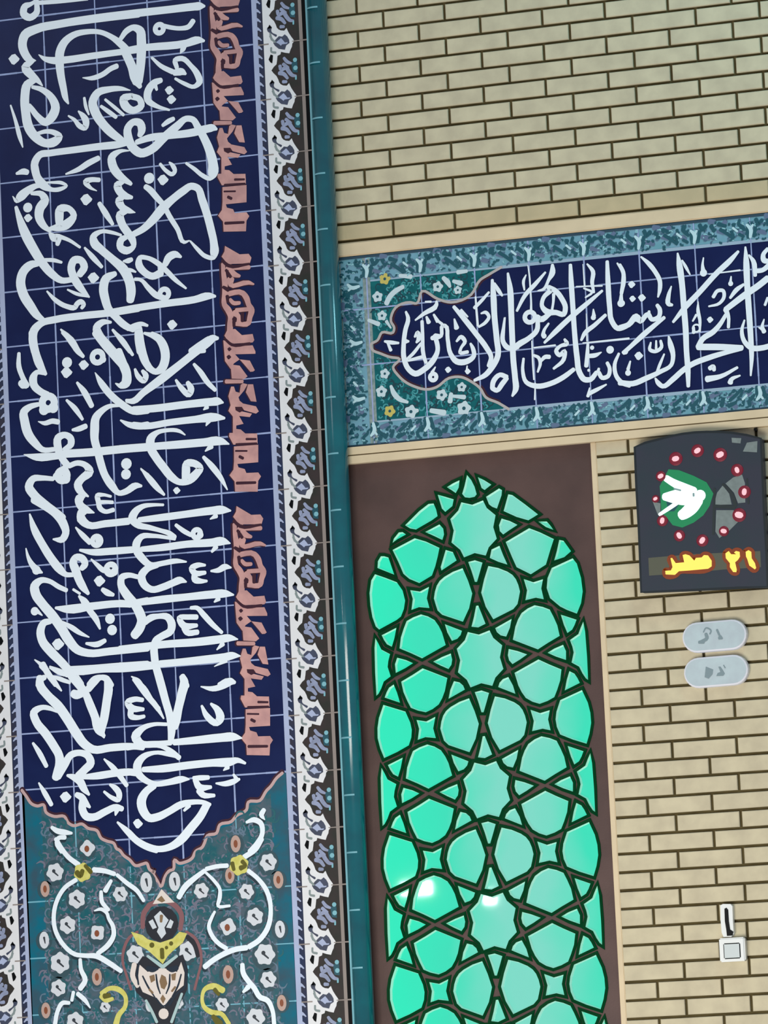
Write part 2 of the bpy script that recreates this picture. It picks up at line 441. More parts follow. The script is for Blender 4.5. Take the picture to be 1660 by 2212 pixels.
SW.append((40,1440,'''
290,-20,90 370,90,60 440,190,60 520,290,20
380,15,20 480,60,60 560,95,50
420,115,20 520,150,45 620,200,25
620,60,60 700,60,80 1000,30,80 1260,25,80 1660,-10,70
560,-10,90 640,110,95 740,230,95 800,310,85 860,450,95 920,600,95 970,760,100 1030,830,40
1030,850,20 1000,780,80 1030,620,100 1060,420,100 1080,230,100 1060,150,80 990,130,60 920,180,80 840,270,80
760,320,90 690,335,100 660,320,90
260,130,80 265,220,100 350,340,100 480,470,110 600,640,110 700,800,110 800,930,100 900,990,90 1100,970,85 1300,955,80 1500,950,50
470,550,10 380,500,50 280,490,60 190,550,90 220,660,95 330,800,100 430,950,100 490,1060,100 500,1170,110 470,1270,100 450,1330,90
470,1310,100 560,1170,90 630,1060,80 740,1030,70 840,1070,85 870,1150,95 800,1230,90 720,1310,90
180,915,30 250,1020,60 340,1190,50
590,1300,30 660,1320,70 740,1370,90 790,1460,80 850,1530,30
700,1530,60 760,1560,80 800,1620,80 860,1680,30
780,1600,90 770,1700,90 820,1790,90 900,1800,85 1050,1730,80 1180,1680,70 1245,1700,60
1180,1720,60 1165,1775,20
250,1390,20 320,1510,60 400,1650,50
d570,1560,140
770,1320,50 950,1305,80 1150,1275,80 1320,1260,80 1450,1260,60
1030,1105,20 1120,1190,60 1220,1310,60 1300,1420,50
1030,1495,30 1130,1570,50 1200,1590,60 1210,1520,70 1150,1440,60 1100,1410,30
1190,1860,25 1310,1970,70 1420,2080,75 1560,2160,75 1660,2190,75
d1430,1870,110
1390,140,30 1500,260,70 1600,410,60 1680,510,60
1490,400,50 1400,390,60 1310,430,70 1350,490,80 1500,510,40
1350,520,70 1350,590,70 1420,610,55 1510,595,40
'''))
SW.append((280,1440,'''
320,-10,90 380,200,95 440,420,90 490,600,90 510,750,95 500,880,70
640,110,60 660,180,100 630,330,105 590,500,100 560,640,110 540,720,100
60,150,50 200,330,65 330,480,60 415,620,20
860,240,15 1000,265,60 1130,230,70 1210,180,90 1265,190,40
870,470,30 930,590,70 1050,670,80 1090,620,100 1060,520,80 980,445,30
450,690,40 300,690,45 160,740,70 80,840,110 140,920,90 300,920,60 500,910,60
-20,960,80 60,955,70 170,970,60
540,905,70 800,880,85 1100,850,95 1250,840,90 1350,855,15
200,940,60 380,950,50 500,1010,60 600,1090,60
590,1090,20 480,1050,50 300,1030,45 170,1080,75 100,1180,100 110,1270,90 200,1360,70 300,1400,60 480,1380,70 640,1345,70 720,1345,20
170,1230,60 400,1220,85 700,1180,85 1000,1150,85 1200,1140,95 1300,1120,60 1390,1155,30
1180,1200,60 1130,1240,15
-20,1260,70 100,1270,80
300,1420,80 200,1500,90 150,1600,110 170,1720,105 250,1810,90 330,1800,90 480,1730,80 620,1650,80 750,1620,60 900,1625,50 970,1650,40
930,1650,90 860,1780,95 740,1930,100 620,2070,100 500,2150,80 360,2180,70 230,2150,70 100,2080,70 -10,1970,60
660,1720,30 720,1660,50
770,1330,40 850,1330,60 950,1325,50
790,1350,60 840,1440,80 980,1440,40
840,1480,80 880,1530,70 1020,1540,40
1040,1395,20 1150,1400,60 1260,1370,60 1320,1345,30
1290,1350,50 1250,1290,30
d110,1880,115
30,390,20 90,390,50
'''))
SKF = []  # salmon kufic band, crop pixels at 8.195 per photo pixel
SKF.append((450,530,'''
p300,10 560,160 720,150 770,220 740,320 420,330 370,360 240,200 290,110
265,330,70 275,500,80 300,700,100 290,850,80 290,1050,90 360,1150,110 400,1250,100 390,1400,100 390,1530,110
330,410,60 730,390,70
400,470,120 480,520,90 560,545,50
400,600,130 400,690,90 720,660,70 810,690,30
300,870,90 620,850,90 680,930,100 720,1050,90 770,1150,110 740,1280,90 720,1370,90 500,1390,70
390,960,60 450,1020,70 560,1020,60
500,1150,70 720,1130,70
470,1190,110 545,1280,80 545,1370,80
p340,1500 480,1480 600,1590 790,1570 820,1680 790,1720 470,1740 400,1770 290,1600
p270,1680 330,1700 440,1790 790,1770 840,1880 840,1920 480,1930 560,2020 460,2090 400,2190 300,2050
p560,2020 740,2040 830,2212 800,2235 750,2240 640,2110
p400,2110 560,2130 700,2320 640,2370 420,2360
'''))
SKF.append((450,790,'''
320,280,70 610,280,60
p410,370 460,370 490,460 560,480 540,560 560,620 620,670 640,790 600,800 550,890 630,1030 500,1060 500,1120 580,1130 660,1200 870,1200 880,1380 450,1400 370,1250 380,1190 440,1190 440,900 360,800 400,700 360,540
p560,480 580,340 620,310 700,330 640,440 540,560
p620,670 850,720 900,810 850,850 640,790
p560,800 780,850 740,910 550,890
p710,330 800,330 860,640 760,630 670,470
p460,1430 890,1400 890,1710 520,1740 540,1800 650,1830 680,1900 890,1890 940,1960 890,2040 880,2230 480,2230 470,2050 380,1940 450,1840 460,1700
'''))
SKD = []  # dark gaps inside it
SKD.append((450,530,'''
250,270,50 360,360,60 730,330,40
320,440,50 400,560,55
270,740,50 360,790,70
340,900,60 350,1000,50
c470,1310,85
460,1350,60 460,1430,50
290,1650,40 420,1760,50 740,1740,45
d380,1840,75
d370,1980,85
610,1210,70 610,1340,60
'''))
SKD.append((450,790,'''
p480,730 600,730 640,790 560,830 490,790
500,1395,40 860,1380,40
510,2080,50 840,2070,45
490,1510,30 690,1510,30
680,1300,40 850,1300,35
560,1610,50 620,1640,50
'''))
FW = []  # white calligraphy of the frieze: (x0, y0, scale, strokes)
FW.append((720,540,4.15,'''
465,820,20 520,830,35 590,835,20
490,830,20 520,900,30
655,555,20 675,610,35 650,720,40 635,850,40 640,980,45 680,1070,45 740,1110,50 820,1070,50 900,990,50 940,900,40 930,820,40 910,770,35
650,820,45 680,820,20
920,780,60 970,770,35 985,680,35 1005,680,35 1030,800,35 1055,930,40 1110,1000,50 1200,1000,50 1265,950,40 1255,880,35 1235,840,20
800,640,30 805,750,30 815,950,35 835,1010,30
840,600,20 860,650,40
905,580,20 940,640,35
920,620,20 980,665,25
740,630,15 820,570,35 930,490,35 930,460,20
830,465,15 880,465,20
735,780,20 760,740,35 770,800,40 750,830,20
790,840,25 720,930,30 665,985,25 800,960,30
c895,790,40
1085,510,30 1180,620,45 1290,760,45 1380,880,45 1420,960,40 1400,1040,40
1150,540,25 1210,600,15
1270,520,30 1330,460,30 1400,380,20
1280,420,15 1290,560,20 1300,680,20
1330,570,15 1370,560,30 1400,600,30 1370,650,30 1310,690,20
1090,620,15 1110,700,45
1110,820,20 1150,780,35 1185,820,35 1150,880,25 1140,920,30 1210,915,30
1430,270,25 1440,400,50 1450,600,50 1470,800,50 1480,950,50 1430,1050,50 1370,1120,45 1270,1170,25
1450,300,20 1490,370,35 1520,410,20
1570,210,20 1590,350,50 1600,550,50 1610,800,50 1620,1000,50 1635,1150,50 1640,1250,50 1610,1310,20
1540,610,15 1530,720,30 1530,830,40 1580,880,40 1660,870,40
r900,1140,28,36
890,1100,30 920,1050,12
d1035,1075,60
d1210,1090,55
1200,1090,20 1205,1040,12
1430,1240,40 1470,1260,40 1520,1200,45 1560,1150,40
1560,1140,40 1500,1120,40 1440,1180,45 1430,1240,40
'''))
FW.append((1060,520,5.533,'''
660,380,25 540,520,50 420,650,50 320,840,30
450,290,10 470,420,20 480,560,20 490,700,20 490,830,30
430,410,15 400,480,35 410,590,20
745,290,35 745,380,70 700,470,40 640,580,35 570,600,15
700,560,60 780,600,60 860,700,60 900,800,60 880,880,60 790,860,60 680,850,70 620,780,50 640,680,50 720,600,60
760,640,40 755,740,30 740,830,30
r475,915,60,55
560,910,60 600,940,70 720,870,50
570,950,50 560,1070,60 460,1170,60 330,1250,70 290,1290,60
180,920,15 160,1050,40 150,1200,50 200,1280,50 280,1290,60
700,990,25 640,1090,40 640,1140,50 660,1150,30
c645,1140,60
650,1220,30 780,1090,60 950,930,60 1150,760,55 1340,600,30
960,290,40 970,500,60 990,800,60 1010,1100,60 1040,1400,65 1070,1580,65 1130,1660,65 1200,1660,60 1290,1570,50 1340,1640,50 1410,1620,50 1430,1530,45 1400,1460,40
1300,1530,30 1290,1570,40
1380,890,40 1250,1010,50 1130,1110,50 1090,1190,30
1110,280,10 1130,540,20
1030,550,15 1340,540,20
1160,280,20 1230,370,50 1220,500,45 1240,620,30
1120,570,20 1220,620,30 1140,680,20
1400,250,40 1410,500,60 1430,800,60 1450,950,60 1530,1050,60 1610,1030,60 1660,1000,60
1520,270,20 1590,380,45 1600,500,45 1570,640,35 1565,740,60
c1565,750,85
c1235,920,60
1235,820,15 1240,900,50
1150,870,10 1160,1200,20
890,1180,30 920,1230,50 840,1260,40 790,1320,50 830,1370,50 890,1320,50 880,1420,50 760,1530,30
400,1410,30 390,1550,40 430,1690,50 560,1740,60 720,1710,60 880,1630,60 1000,1540,50
500,1200,15 510,1450,20 525,1660,20
520,1370,30 580,1400,40 600,1460,40 570,1570,25
600,1450,30 660,1390,50 710,1390,50
1170,1220,30 1160,1400,50 1150,1500,50
c1220,1280,50
1180,1380,50 1260,1370,50 1330,1335,15
c1435,1305,90
1540,1350,30 1490,1480,45 1510,1620,50 1580,1700,55 1670,1730,55
c1180,1550,35
1390,1720,20 1280,1780,45 1180,1830,50
1190,1760,15 1170,1860,40
520,1280,15 780,1250,20
1110,1225,15 1660,1170,25
c1620,1330,60
1590,1340,40 1680,1260,40
540,1700,15 535,1900,20
'''))
FW.append((1340,480,5.1875,'''
240,390,20 330,470,50 400,560,50 450,660,50 450,760,45 430,840,20
0,480,40 40,560,45 40,680,50 20,800,40
c25,910,70
d135,700,85
d145,860,75
d250,850,90
650,350,20 670,480,65 700,700,65 720,950,65 740,1200,65 750,1450,60 765,1650,60 770,1840,40
700,430,20 740,500,35 790,590,15
1330,330,30 1230,440,60 1100,560,60 900,780,60 730,960,60 600,1120,30
940,400,15 930,480,30 940,570,60
c940,570,80
1000,585,10 1350,540,20
580,720,15 550,820,45 550,920,50 590,930,30
0,1180,50 100,1150,60 190,1060,70 230,1110,60 320,1030,50 360,1090,50 440,1060,50 450,980,50 420,930,40
180,1040,40 190,1100,50
330,1000,30 330,1060,40
500,1070,40 400,1150,50 270,1260,60 150,1370,50 45,1470,40
1410,280,20 1420,450,65 1430,700,65 1450,1000,65 1470,1300,60 1480,1500,50 1470,1720,20
1450,370,20 1500,440,50 1520,600,40
1660,630,70 1560,710,70 1400,820,70 1190,980,60
1390,700,30 1310,760,50 1240,850,30
1190,980,60 1220,1060,40 1220,1180,35
1190,1040,40 1130,1140,50 1050,1230,60 930,1310,60 880,1400,60
880,1400,70 1100,1400,70 1370,1410,60
1370,1420,40 1200,1460,50 1000,1520,60 800,1600,60 700,1670,60 600,1760,60 480,1840,50 430,1800,50 400,1750,20
1050,840,40 1100,770,40 1160,770,40 1170,840,40 1120,910,35 1000,945,20
1250,610,15 1240,700,40
c1245,690,55
d1015,1095,75
880,890,10 880,1000,40 900,1100,35 900,1230,20
860,1040,30 820,1110,20
830,1180,30 830,1240,40
r860,1190,40,20
350,1350,20 340,1430,40 400,1450,40 470,1400,40 460,1330,30
410,1330,20 410,1420,30
550,1280,20 570,1370,60 600,1500,50 580,1600,45 450,1680,50 300,1750,60 150,1810,60 0,1800,60
500,1480,20 450,1600,35 420,1680,30
d215,1500,100
120,1560,20 95,1650,40
c95,1690,65
1010,1640,50 1050,1620,50 1060,1660,40
980,1760,70 1130,1730,50 1320,1630,30
1350,1720,20 1250,1770,50 1240,1800,60
1400,1100,20 1370,1220,40 1400,1340,50 1480,1410,60 1600,1410,60 1680,1390,60
1620,1090,15 1600,1180,40 1620,1230,50
1560,1180,15 1600,1200,40
1660,300,40 1610,370,50 1620,430,60 1670,440,50
1660,850,30 1630,930,30
1510,550,50 1600,540,50 1680,480,60
'''))
FCRT = '''1660,160 1540,170 1480,180 1400,220 1320,270 1240,400 1060,470 940,440 800,370 750,480 690,470 560,520 520,640 550,700 540,740 440,740 400,810 340,850 350,890 430,930 510,960 600,980 540,1050 590,1130 660,1190 720,1220 860,1250 930,1230 1040,1150 1150,1140 1240,1180 1320,1240 1370,1320 1480,1370 1560,1330 1620,1370 1700,1380'''
FROS = [(400,420,45),(440,590,42),(940,330,45),(1120,360,35),(435,1270,48),(465,1110,42),(975,1300,48),(1155,1230,40),(1175,1420,60),(700,1450,55)]
FYEL = [(465,260,48),(510,1445,48)]
FTST = '''480,480,45 510,420,45 560,370,45 630,330,35
600,230,30 700,240,40
990,250,35 1030,290,45 1050,330,25
1080,280,30 1150,300,45
320,630,30 410,665,40
520,1220,25 550,1290,45 600,1340,40 670,1365,25
1060,1290,35 1050,1360,45
1070,1310,25 1180,1320,40
480,640,30 520,700,15
670,1440,50 760,1440,30
880,1440,40 1000,1460,50
1120,200,40 1200,190,30
'''
# ================================================================== brick walls
def brick_wall(name, x0, x1, z0, z1, zoff, colour, cut=None):
    P, B, H, J = 0.218512, 0.429535, 0.06, 0.0095
    bm = bmesh.new()
    r0 = math.floor((-z1-zoff)/H)-1; r1 = math.ceil((-z0-zoff)/H)+1
    for r in range(r0, r1):
        za = -(r+1)*H-zoff+J/2; zb = -r*H-zoff-J/2
        za, zb = max(za, z0), min(zb, z1)
        if zb-za < 0.006: continue
        o = (B if r % 2 else 0.0)*P
        for n in range(math.floor((x0-o)/P)-1, math.ceil((x1-o)/P)+1):
            xa = max(o+n*P+J/2, x0); xb = min(o+(n+1)*P-J/2, x1)
            if xb-xa < 0.006: continue
            c = 0.0022; e = 0.0007
            q = lambda x, y, z: bm.verts.new((x, y, z))
            j = [random.uniform(-e, e) for _ in range(4)]
            a = [q(xa+c, 0, za+c+j[0]), q(xb-c, 0, za+c+j[1]), q(xb-c, 0, zb-c+j[2]), q(xa+c, 0, zb-c+j[3])]
            b = [q(xa, c, za+j[0]), q(xb, c, za+j[1]), q(xb, c, zb+j[2]), q(xa, c, zb+j[3])]
            d = [q(v.co.x, 0.0105, v.co.z) for v in b]
            mi = 0
            if cut is not None and za < cut: mi = 1
            fs = [bm.faces.new(a)]
            for i in range(4):
                fs.append(bm.faces.new((b[i-1], b[i], a[i], a[i-1]))); fs.append(bm.faces.new((d[i-1], d[i], b[i], b[i-1])))
            for f in fs: f.material_index = mi
    for f in box(bm, x0, x1, 0.010, 0.22, z0, z1, 2): pass
    bmesh.ops.recalc_face_normals(bm, faces=bm.faces[:])
    return struct(obj(name, bm, [colour, BRICK2, MORTAR]))
XR = 1.75; ZT = 0.36; ZB = -3.95
brick_wall('wall_upper', -0.118, XR, -0.846, ZT, 0.0, BRICK, cut=-0.80)
brick_wall('wall_lower', 0.764, XR, ZB, -1.603, 2.552346, BRICK)
struct(solid_box('trim_1', CREAM, None, -0.118, XR, -0.006, 0.10, -0.893, -0.846, 0.004))
bm = bmesh.new()
box(bm, -0.118, XR, -0.010, 0.10, -1.572, -1.546); box(bm, -0.118, XR, -0.016, 0.10, -1.603, -1.577); box(bm, -0.118, XR, 0.0, 0.10, -1.577, -1.572)
bmesh.ops.recalc_face_normals(bm, faces=bm.faces[:]); struct(obj('trim_2', bm, CREAM))
struct(solid_box('trim_3', CREAM, None, 0.745, 0.764, 0.0, 0.10, ZB, -1.603, 0.002))
struct(solid_box('wall_back', MORTAR, None, -1.75, XR, 0.22, 0.30, ZB, ZT))

# ================================================================== turquoise corner column
col = tag(empty('corner_column', (-0.125, -0.055, ZB)), 'tall turquoise half-round tiled corner column between the dark blue panel and the brick wall', 'column')
bm = bmesh.new()
TQ = mat('turquoise_glaze', (4, 98, 108), 0.16, scale=9, rgb2=(10, 84, 96), spec=0.6)
N = 28
cx, cy, rr = -0.1235, -0.052, 0.0345
ring = [(cx+rr*math.cos(2*math.pi*k/N), cy+rr*math.sin(2*math.pi*k/N)) for k in range(N)]
lo = [bm.verts.new((x, y, ZB)) for x, y in ring]; hi = [bm.verts.new((x, y, ZT)) for x, y in ring]
for i in range(N): bm.faces.new((lo[i-1], lo[i], hi[i], hi[i-1]))
bm.faces.new(hi); bm.faces.new(lo[::-1])
bmesh.ops.recalc_face_normals(bm, faces=bm.faces[:])
obj('shaft', bm, TQ, col, smooth=False)
for p in bpy.data.objects['shaft'].data.polygons: p.use_smooth = len(p.vertices) == 4
LT = mat('pale_turquoise', (112, 172, 184), 0.5)
bm = bmesh.new()
zj = at(732, 1101, -0.086)[1]
k = -14
while k < 14:
    z = zj + k*0.1916; k += 1
    if not ZB+.02 < z < ZT-.02: continue
    a0, a1 = math.radians(195), math.radians(292)
    pr = []
    for i in range(11):
        an = a0+(a1-a0)*i/10; r2 = rr+0.0006
        pr.append((bm.verts.new((cx+r2*math.cos(an), cy+r2*math.sin(an), z-0.0028)), bm.verts.new((cx+r2*math.cos(an), cy+r2*math.sin(an), z+0.0028))))
    for i in range(10): bm.faces.new((pr[i][0], pr[i+1][0], pr[i+1][1], pr[i][1]))
obj('grout_joint', bm, LT, col)
solid_box('edge_strip', LT, col, -0.1605, -0.1495, -0.068, -0.03, ZB, ZT, 0.001)

# ================================================================== great inscription panel
pan = tag(empty('tile_mural', (-0.83, -0.05, ZB)), 'tall dark blue tile panel with large white calligraphy on the left', 'mural')
XM = -0.8335   # middle axis of the panel
FL, FR = -1.310, -0.357
solid_box('backing', MORTAR, pan, -1.51, -0.120, -0.0555, 0.215, ZB, ZT)
bm = bmesh.new(); box(bm, FL, FR, PLANE_L, -0.056, ZB, ZT); bmesh.ops.recalc_face_normals(bm, faces=bm.faces[:])
obj('tile_field', bm, NAVY, pan)
# grout grid
UL, VL, TW, TH = -1.319633, 0.05402, 0.193978, 0.191567
def grid(bm, xs, zs, x0, x1, z0, z1, Y, g=0.0055, rnd=True):
    for x in xs:
        z = z0
        while z < z1:
            e = min(z+random.uniform(.03, .09), z1) if rnd else z1
            h = g*random.uniform(.75, 1.15)/2 if rnd else g/2
            face(bm, [(x-h, z), (x+h, z), (x+h, e), (x-h, e)], Y); z = e
    for z in zs:
        x = x0
        while x < x1:
            e = min(x+random.uniform(.03, .09), x1) if rnd else x1
            h = g*random.uniform(.75, 1.15)/2 if rnd else g/2
            face(bm, [(x, z-h), (e, z-h), (e, z+h), (x, z+h)], Y-1e-5); x = e
zs = [VL-TH*k for k in range(-1, 21)]
bm = bmesh.new()
grid(bm, [UL+TW*k for k in (1, 2, 3, 4)], zs, FL, FR, ZB, ZT, PLANE_L-0.0006)
obj('grout_joint', bm, GROUT, pan)

# lobed turquoise lower field with its salmon outline
def pts(x0, y0, s, txt, Y): return [at(x0+float(a.split(',')[0])/s, y0+float(a.split(',')[1])/s, Y) for a in txt.split()]
lobe = pts(40, 1440, 5.53, '40,1475 95,1550 160,1640 230,1665 300,1650 330,1740 430,1790 550,1790 600,1870 660,1900 760,1880 830,1930 940,1960 990,2050 1060,2085 1140,2110 1180,2180', PLANE_L)
lobe += pts(40, 1812, 5.53, '1200,130 1260,200 1330,250 1400,320 1490,300 1530,290 1570,370 1640,400', PLANE_L)
lobe += pts(320, 1812, 5.53, '60,390 110,500 155,570 210,440 260,380 300,370 320,250 370,290 440,280 530,230 570,150 650,100', PLANE_L)
lobe += pts(280, 1440, 5.53, '900,2100 930,2020 1040,1990 1080,1890 1220,1850 1280,1780 1400,1710 1420,1620 1560,1600 1640,1480 1690,1430 1760,1330 1830,1270', PLANE_L)
bm = bmesh.new(); face(bm, [(FL+.001, lobe[0][1])]+lobe+[(FR-.001, lobe[-1][1]), (FR-.001, ZB), (FL+.001, ZB)], PLANE_L-0.0009)
obj('turquoise_field', bm, TEAL, pan)
xa_, xb_ = FL+.062, FR-.058
inner = [(x, z-.012) for x, z in lobe if xa_ < x < xb_]
bm = bmesh.new(); face(bm, [(xa_, inner[0][1])]+inner+[(xb_, inner[-1][1]), (xb_, ZB), (xa_, ZB)], PLANE_L-0.0010)
sg_ = obj('slate_green_ground', bm, mat('slate_green_glaze', (26, 92, 102), 0.4, scale=24, rgb2=(80, 96, 108), spec=0.2), pan)
bm = bmesh.new(); grid(bm, [UL+TW*k for k in (1, 2, 3, 4)], [z for z in zs if z < -3.0], FL, FR, ZB, -2.75, PLANE_L-0.0011, g=0.005)
# keep only what lies below the lobed line
for f in list(bm.faces):
    c = f.calc_center_median(); i = min(range(len(lobe)), key=lambda q: abs(lobe[q][0]-c.x))
    if c.z > lobe[i][1]: bm.faces.remove(f)
obj('lower_grout_joint', bm, mat('aqua_grout', (110, 172, 190), 0.7), pan)
layer('wine_shade_line', [('s', [(x, z+.003, 0.020) for x, z in lobe])], WINE, PLANE_L-0.00075, pan)
layer('lobed_outline', [('s', [(x, z, 0.0105) for x, z in lobe])], mat('rose_line', (190, 160, 158), 0.5), PLANE_L-0.0013, pan)

# calligraphy
shapes = []
for b in SW: shapes += parse(b, PLANE_L)
layer('white_calligraphy_lettering', shapes, WHITE, PLANE_L-0.0018, pan, top=True)

# salmon kufic band, one phrase repeated
kf = []; kd = []
for b in SKF: kf += parse((b[0], b[1], 8.195, b[2]), PLANE_L)
for b in SKD: kd += parse((b[0], b[1], 8.195, b[2]), PLANE_L)
top2 = at(487, 532, PLANE_L)[1]; top3 = at(511, 1094, PLANE_L)[1]; KP = top3-top2
for k in (-1, 0, 1):
    bm = bmesh.new(); bd = bmesh.new(); bo = bmesh.new()
    emit(bm, kf, PLANE_L-0.0016, shift=(0, k*KP)); emit(bd, kd, PLANE_L-0.0021, shift=(0, k*KP))
    for t, P in kf:
        Q = [(p[0]-0.0045, p[1], *(v+0.006 for v in p[2:])) for p in P]
        emit(bo, [(t, Q)], PLANE_L-0.0012, shift=(0, k*KP))
    fuse('kufic_lettering', [obj('a', bm, SALMON, pan), obj('b', bo, WINE, pan), obj('c', bd, WINE, pan)])

# ------------------------------------------------------------------ borders of the panel
WB = mat('ivory_glaze', (222, 224, 226), 0.4, var=0.03, scale=14, spec=0.35)
OL = mat('olive_black_glaze', (46, 48, 44), 0.4, scale=18, rgb2=(58, 50, 50), spec=0.2)
BD = mat('bead_navy', (36, 50, 82), 0.4, scale=16, rgb2=(52, 52, 66), spec=0.2)
LAV = mat('lavender_glaze', (166, 178, 208), 0.45, var=0.06)
BEI = mat('taupe_line', (140, 130, 124), 0.6, var=0.05)
INK = mat('ink_glaze', (8, 12, 14), 0.4, spec=0.1)
SLA = mat('slate_glaze', (58, 66, 88), 0.4, var=0.15, scale=40)
FLW = mat('periwinkle_glaze', (140, 150, 178), 0.4, var=0.12, scale=40)
AQ = mat('aqua_glaze', (120, 178, 190), 0.4)
DT = mat('deep_teal_glaze', (16, 78, 92), 0.4)
GRL = mat('grey_line_glaze', (128, 142, 142), 0.45)
c5 = (600, 1000, 8.195)
edge = pts(*c5, '662,420 628,465 622,520 598,570 575,640 500,628 428,608 418,655 365,680 358,760 348,835 300,880 258,945 295,995 350,1050 380,1110 400,1170 430,1205 470,1225 535,1232 578,1185 600,1240 620,1280 665,1350 702,1400 717,1430', PLANE_L)
ZE = edge[0][1]-edge[-1][1]
edge = [(x+(edge[0][0]-edge[-1][0])*0, ZE*0+z) for x, z in edge]
e0 = edge[0][0]; n_ = len(edge)-1
edge = [(x+(e0-edge[-1][0])*i/n_, edge[0][1]-(edge[0][1]-z)*TH/ZE) for i, (x, z) in enumerate(edge)]
def b5(txt):
    out = parse((600, 1000, 8.195, txt), PLANE_L)
    d = (e0 - at(600+717/8.195, 1000+1430/8.195, PLANE_L)[0]); z0 = edge[0][1]; z1 = at(600+662/8.195, 1000+420/8.195, PLANE_L)[1]-at(600+717/8.195, 1000+1430/8.195, PLANE_L)[1]
    return [(t, [(p[0]+d*(z0-p[1])/z1, p[1], *p[2:]) for p in P]) for t, P in out]
M_FL = b5('''p340,1440 385,1375 440,1320 500,1330 545,1290 590,1330 625,1390 632,1450 575,1490 550,1570 440,1550 370,1490
260,1170,70 270,1210,70 300,1250,30 390,1310,40''')
M_FL2 = b5('''280,1310,30 310,1385,30
250,1500,30 265,1560,30 320,1620,35
p240,1660 285,1640 325,1670 330,1730 290,1800 250,1750''')
M_FL2 = [s for s in M_FL2]
M_IN = b5('''p390,1430 440,1390 480,1355 520,1400 550,1440 600,1435 590,1460 500,1470 480,1495 440,1460''')
M_BUD = b5('''p205,740 240,650 285,665 280,740 272,812 235,790
p170,200 215,110 260,160 240,240''')
M_GR = b5('''250,530,35 255,600,35 330,620,40
280,1310,28 312,1385,28
230,270,30 260,370,35 320,430,35''')
M_BL = b5('''480,720,50 540,790,60 610,820,40
410,860,60 430,930,60 520,900,70 580,980,70 640,1040,60 700,1050,40
400,990,70 480,1010,70 550,1090,50
470,830,60 560,900,50
470,1150,60 530,1150,50''')
M_TL = b5('''p610,800 720,790 730,990 640,980''')
M_AQ = b5('''c680,760,75
c690,905,80
700,1060,30 700,1110,30''')
def border(parent, flip):
    f = (lambda x: 2*XM-x) if flip else (lambda x: x)
    fl = XM if flip else None
    P = parent; S_ = []
    def strip(name, m, xa, xb, Y):
        xa, xb = sorted((f(xa), f(xb))); bm = bmesh.new(); box(bm, xa, xb, Y, -0.056, ZB, ZT)
        bmesh.ops.recalc_face_normals(bm, faces=bm.faces[:]); S_.append(obj(name, bm, m, P))
    strip('lavender_line', LAV, -0.357, -0.339, PLANE_L-0.0002)
    strip('bead_strip', BD, -0.339, -0.319, PLANE_L-0.0001)
    strip('dark_strip', OL, -0.319, -0.187, PLANE_L)
    strip('taupe_line', BEI, -0.1885, -0.1765, PLANE_L-0.0004)
    strip('black_edge', INK, -0.1765, -0.1605, PLANE_L+0.002)
    KS = range(-11, 13)
    bm = bmesh.new()
    for k in KS:
        pp = [(f(x), z-k*TH) for x, z in [(-0.3185, edge[0][1])]+edge+[(-0.3185, edge[-1][1])]]
        if pp[0][1] < ZB+TH or pp[0][1] > ZT: continue
        face(bm, pp, PLANE_L-0.0008)
    S_.append(obj('ivory_scalloped_band', bm, WB, P))
    ks = [k for k in KS if ZB+TH < edge[0][1]-k*TH < ZT]
    for nm, sh, m, Y in (('pentagon_flower_pattern', M_FL, SLA, .0012), ('flower_heart_pattern', M_IN, LAV, .0016), ('dark_bud_pattern', M_BUD, INK, .0012), ('grey_tendril_pattern', M_GR, GRL, .0013),
                         ('blue_blossom_pattern', M_BL, FLW, .0014), ('teal_petal_pattern', M_TL, DT, .0011), ('aqua_dot_pattern', M_AQ, AQ, .0016)):
        bm = bmesh.new()
        for k in ks: emit(bm, sh, PLANE_L-Y, shift=(0, -k*TH), flip=fl)
        S_.append(obj(nm, bm, m, P))
    bm = bmesh.new()
    for k in ks:
        z = edge[0][1]-k*TH
        face(bm, [(f(-0.215), z-0.0015), (f(-0.160), z-0.0025), (f(-0.160), z+0.0025), (f(-0.215), z+0.0015)], PLANE_L-0.0018)
        face(bm, [(f(-0.339), z-0.002), (f(-0.30), z-0.002), (f(-0.30), z+0.002), (f(-0.339), z+0.002)], PLANE_L-0.0018)
    S_.append(obj('cross_joint', bm, BEI, P))
    bm = bmesh.new(); z = ZB+.02
    while z < ZT-.03:
        pp = [(f(-0.3395), z), (f(-0.3345), z+.003), (f(-0.3285), z+.0095), (f(-0.3235), z+.0165), (f(-0.3275), z+.0185), (f(-0.3325), z+.0135), (f(-0.3395), z+.0125)]
        face(bm, [(x, 2*z+.02-q) for x, q in pp], PLANE_L-0.0012); z += TH/6
    S_.append(obj('lavender_bead_pattern', bm, LAV, P)); fuse('floral_border', S_)
border(pan, False)
border(pan, True)

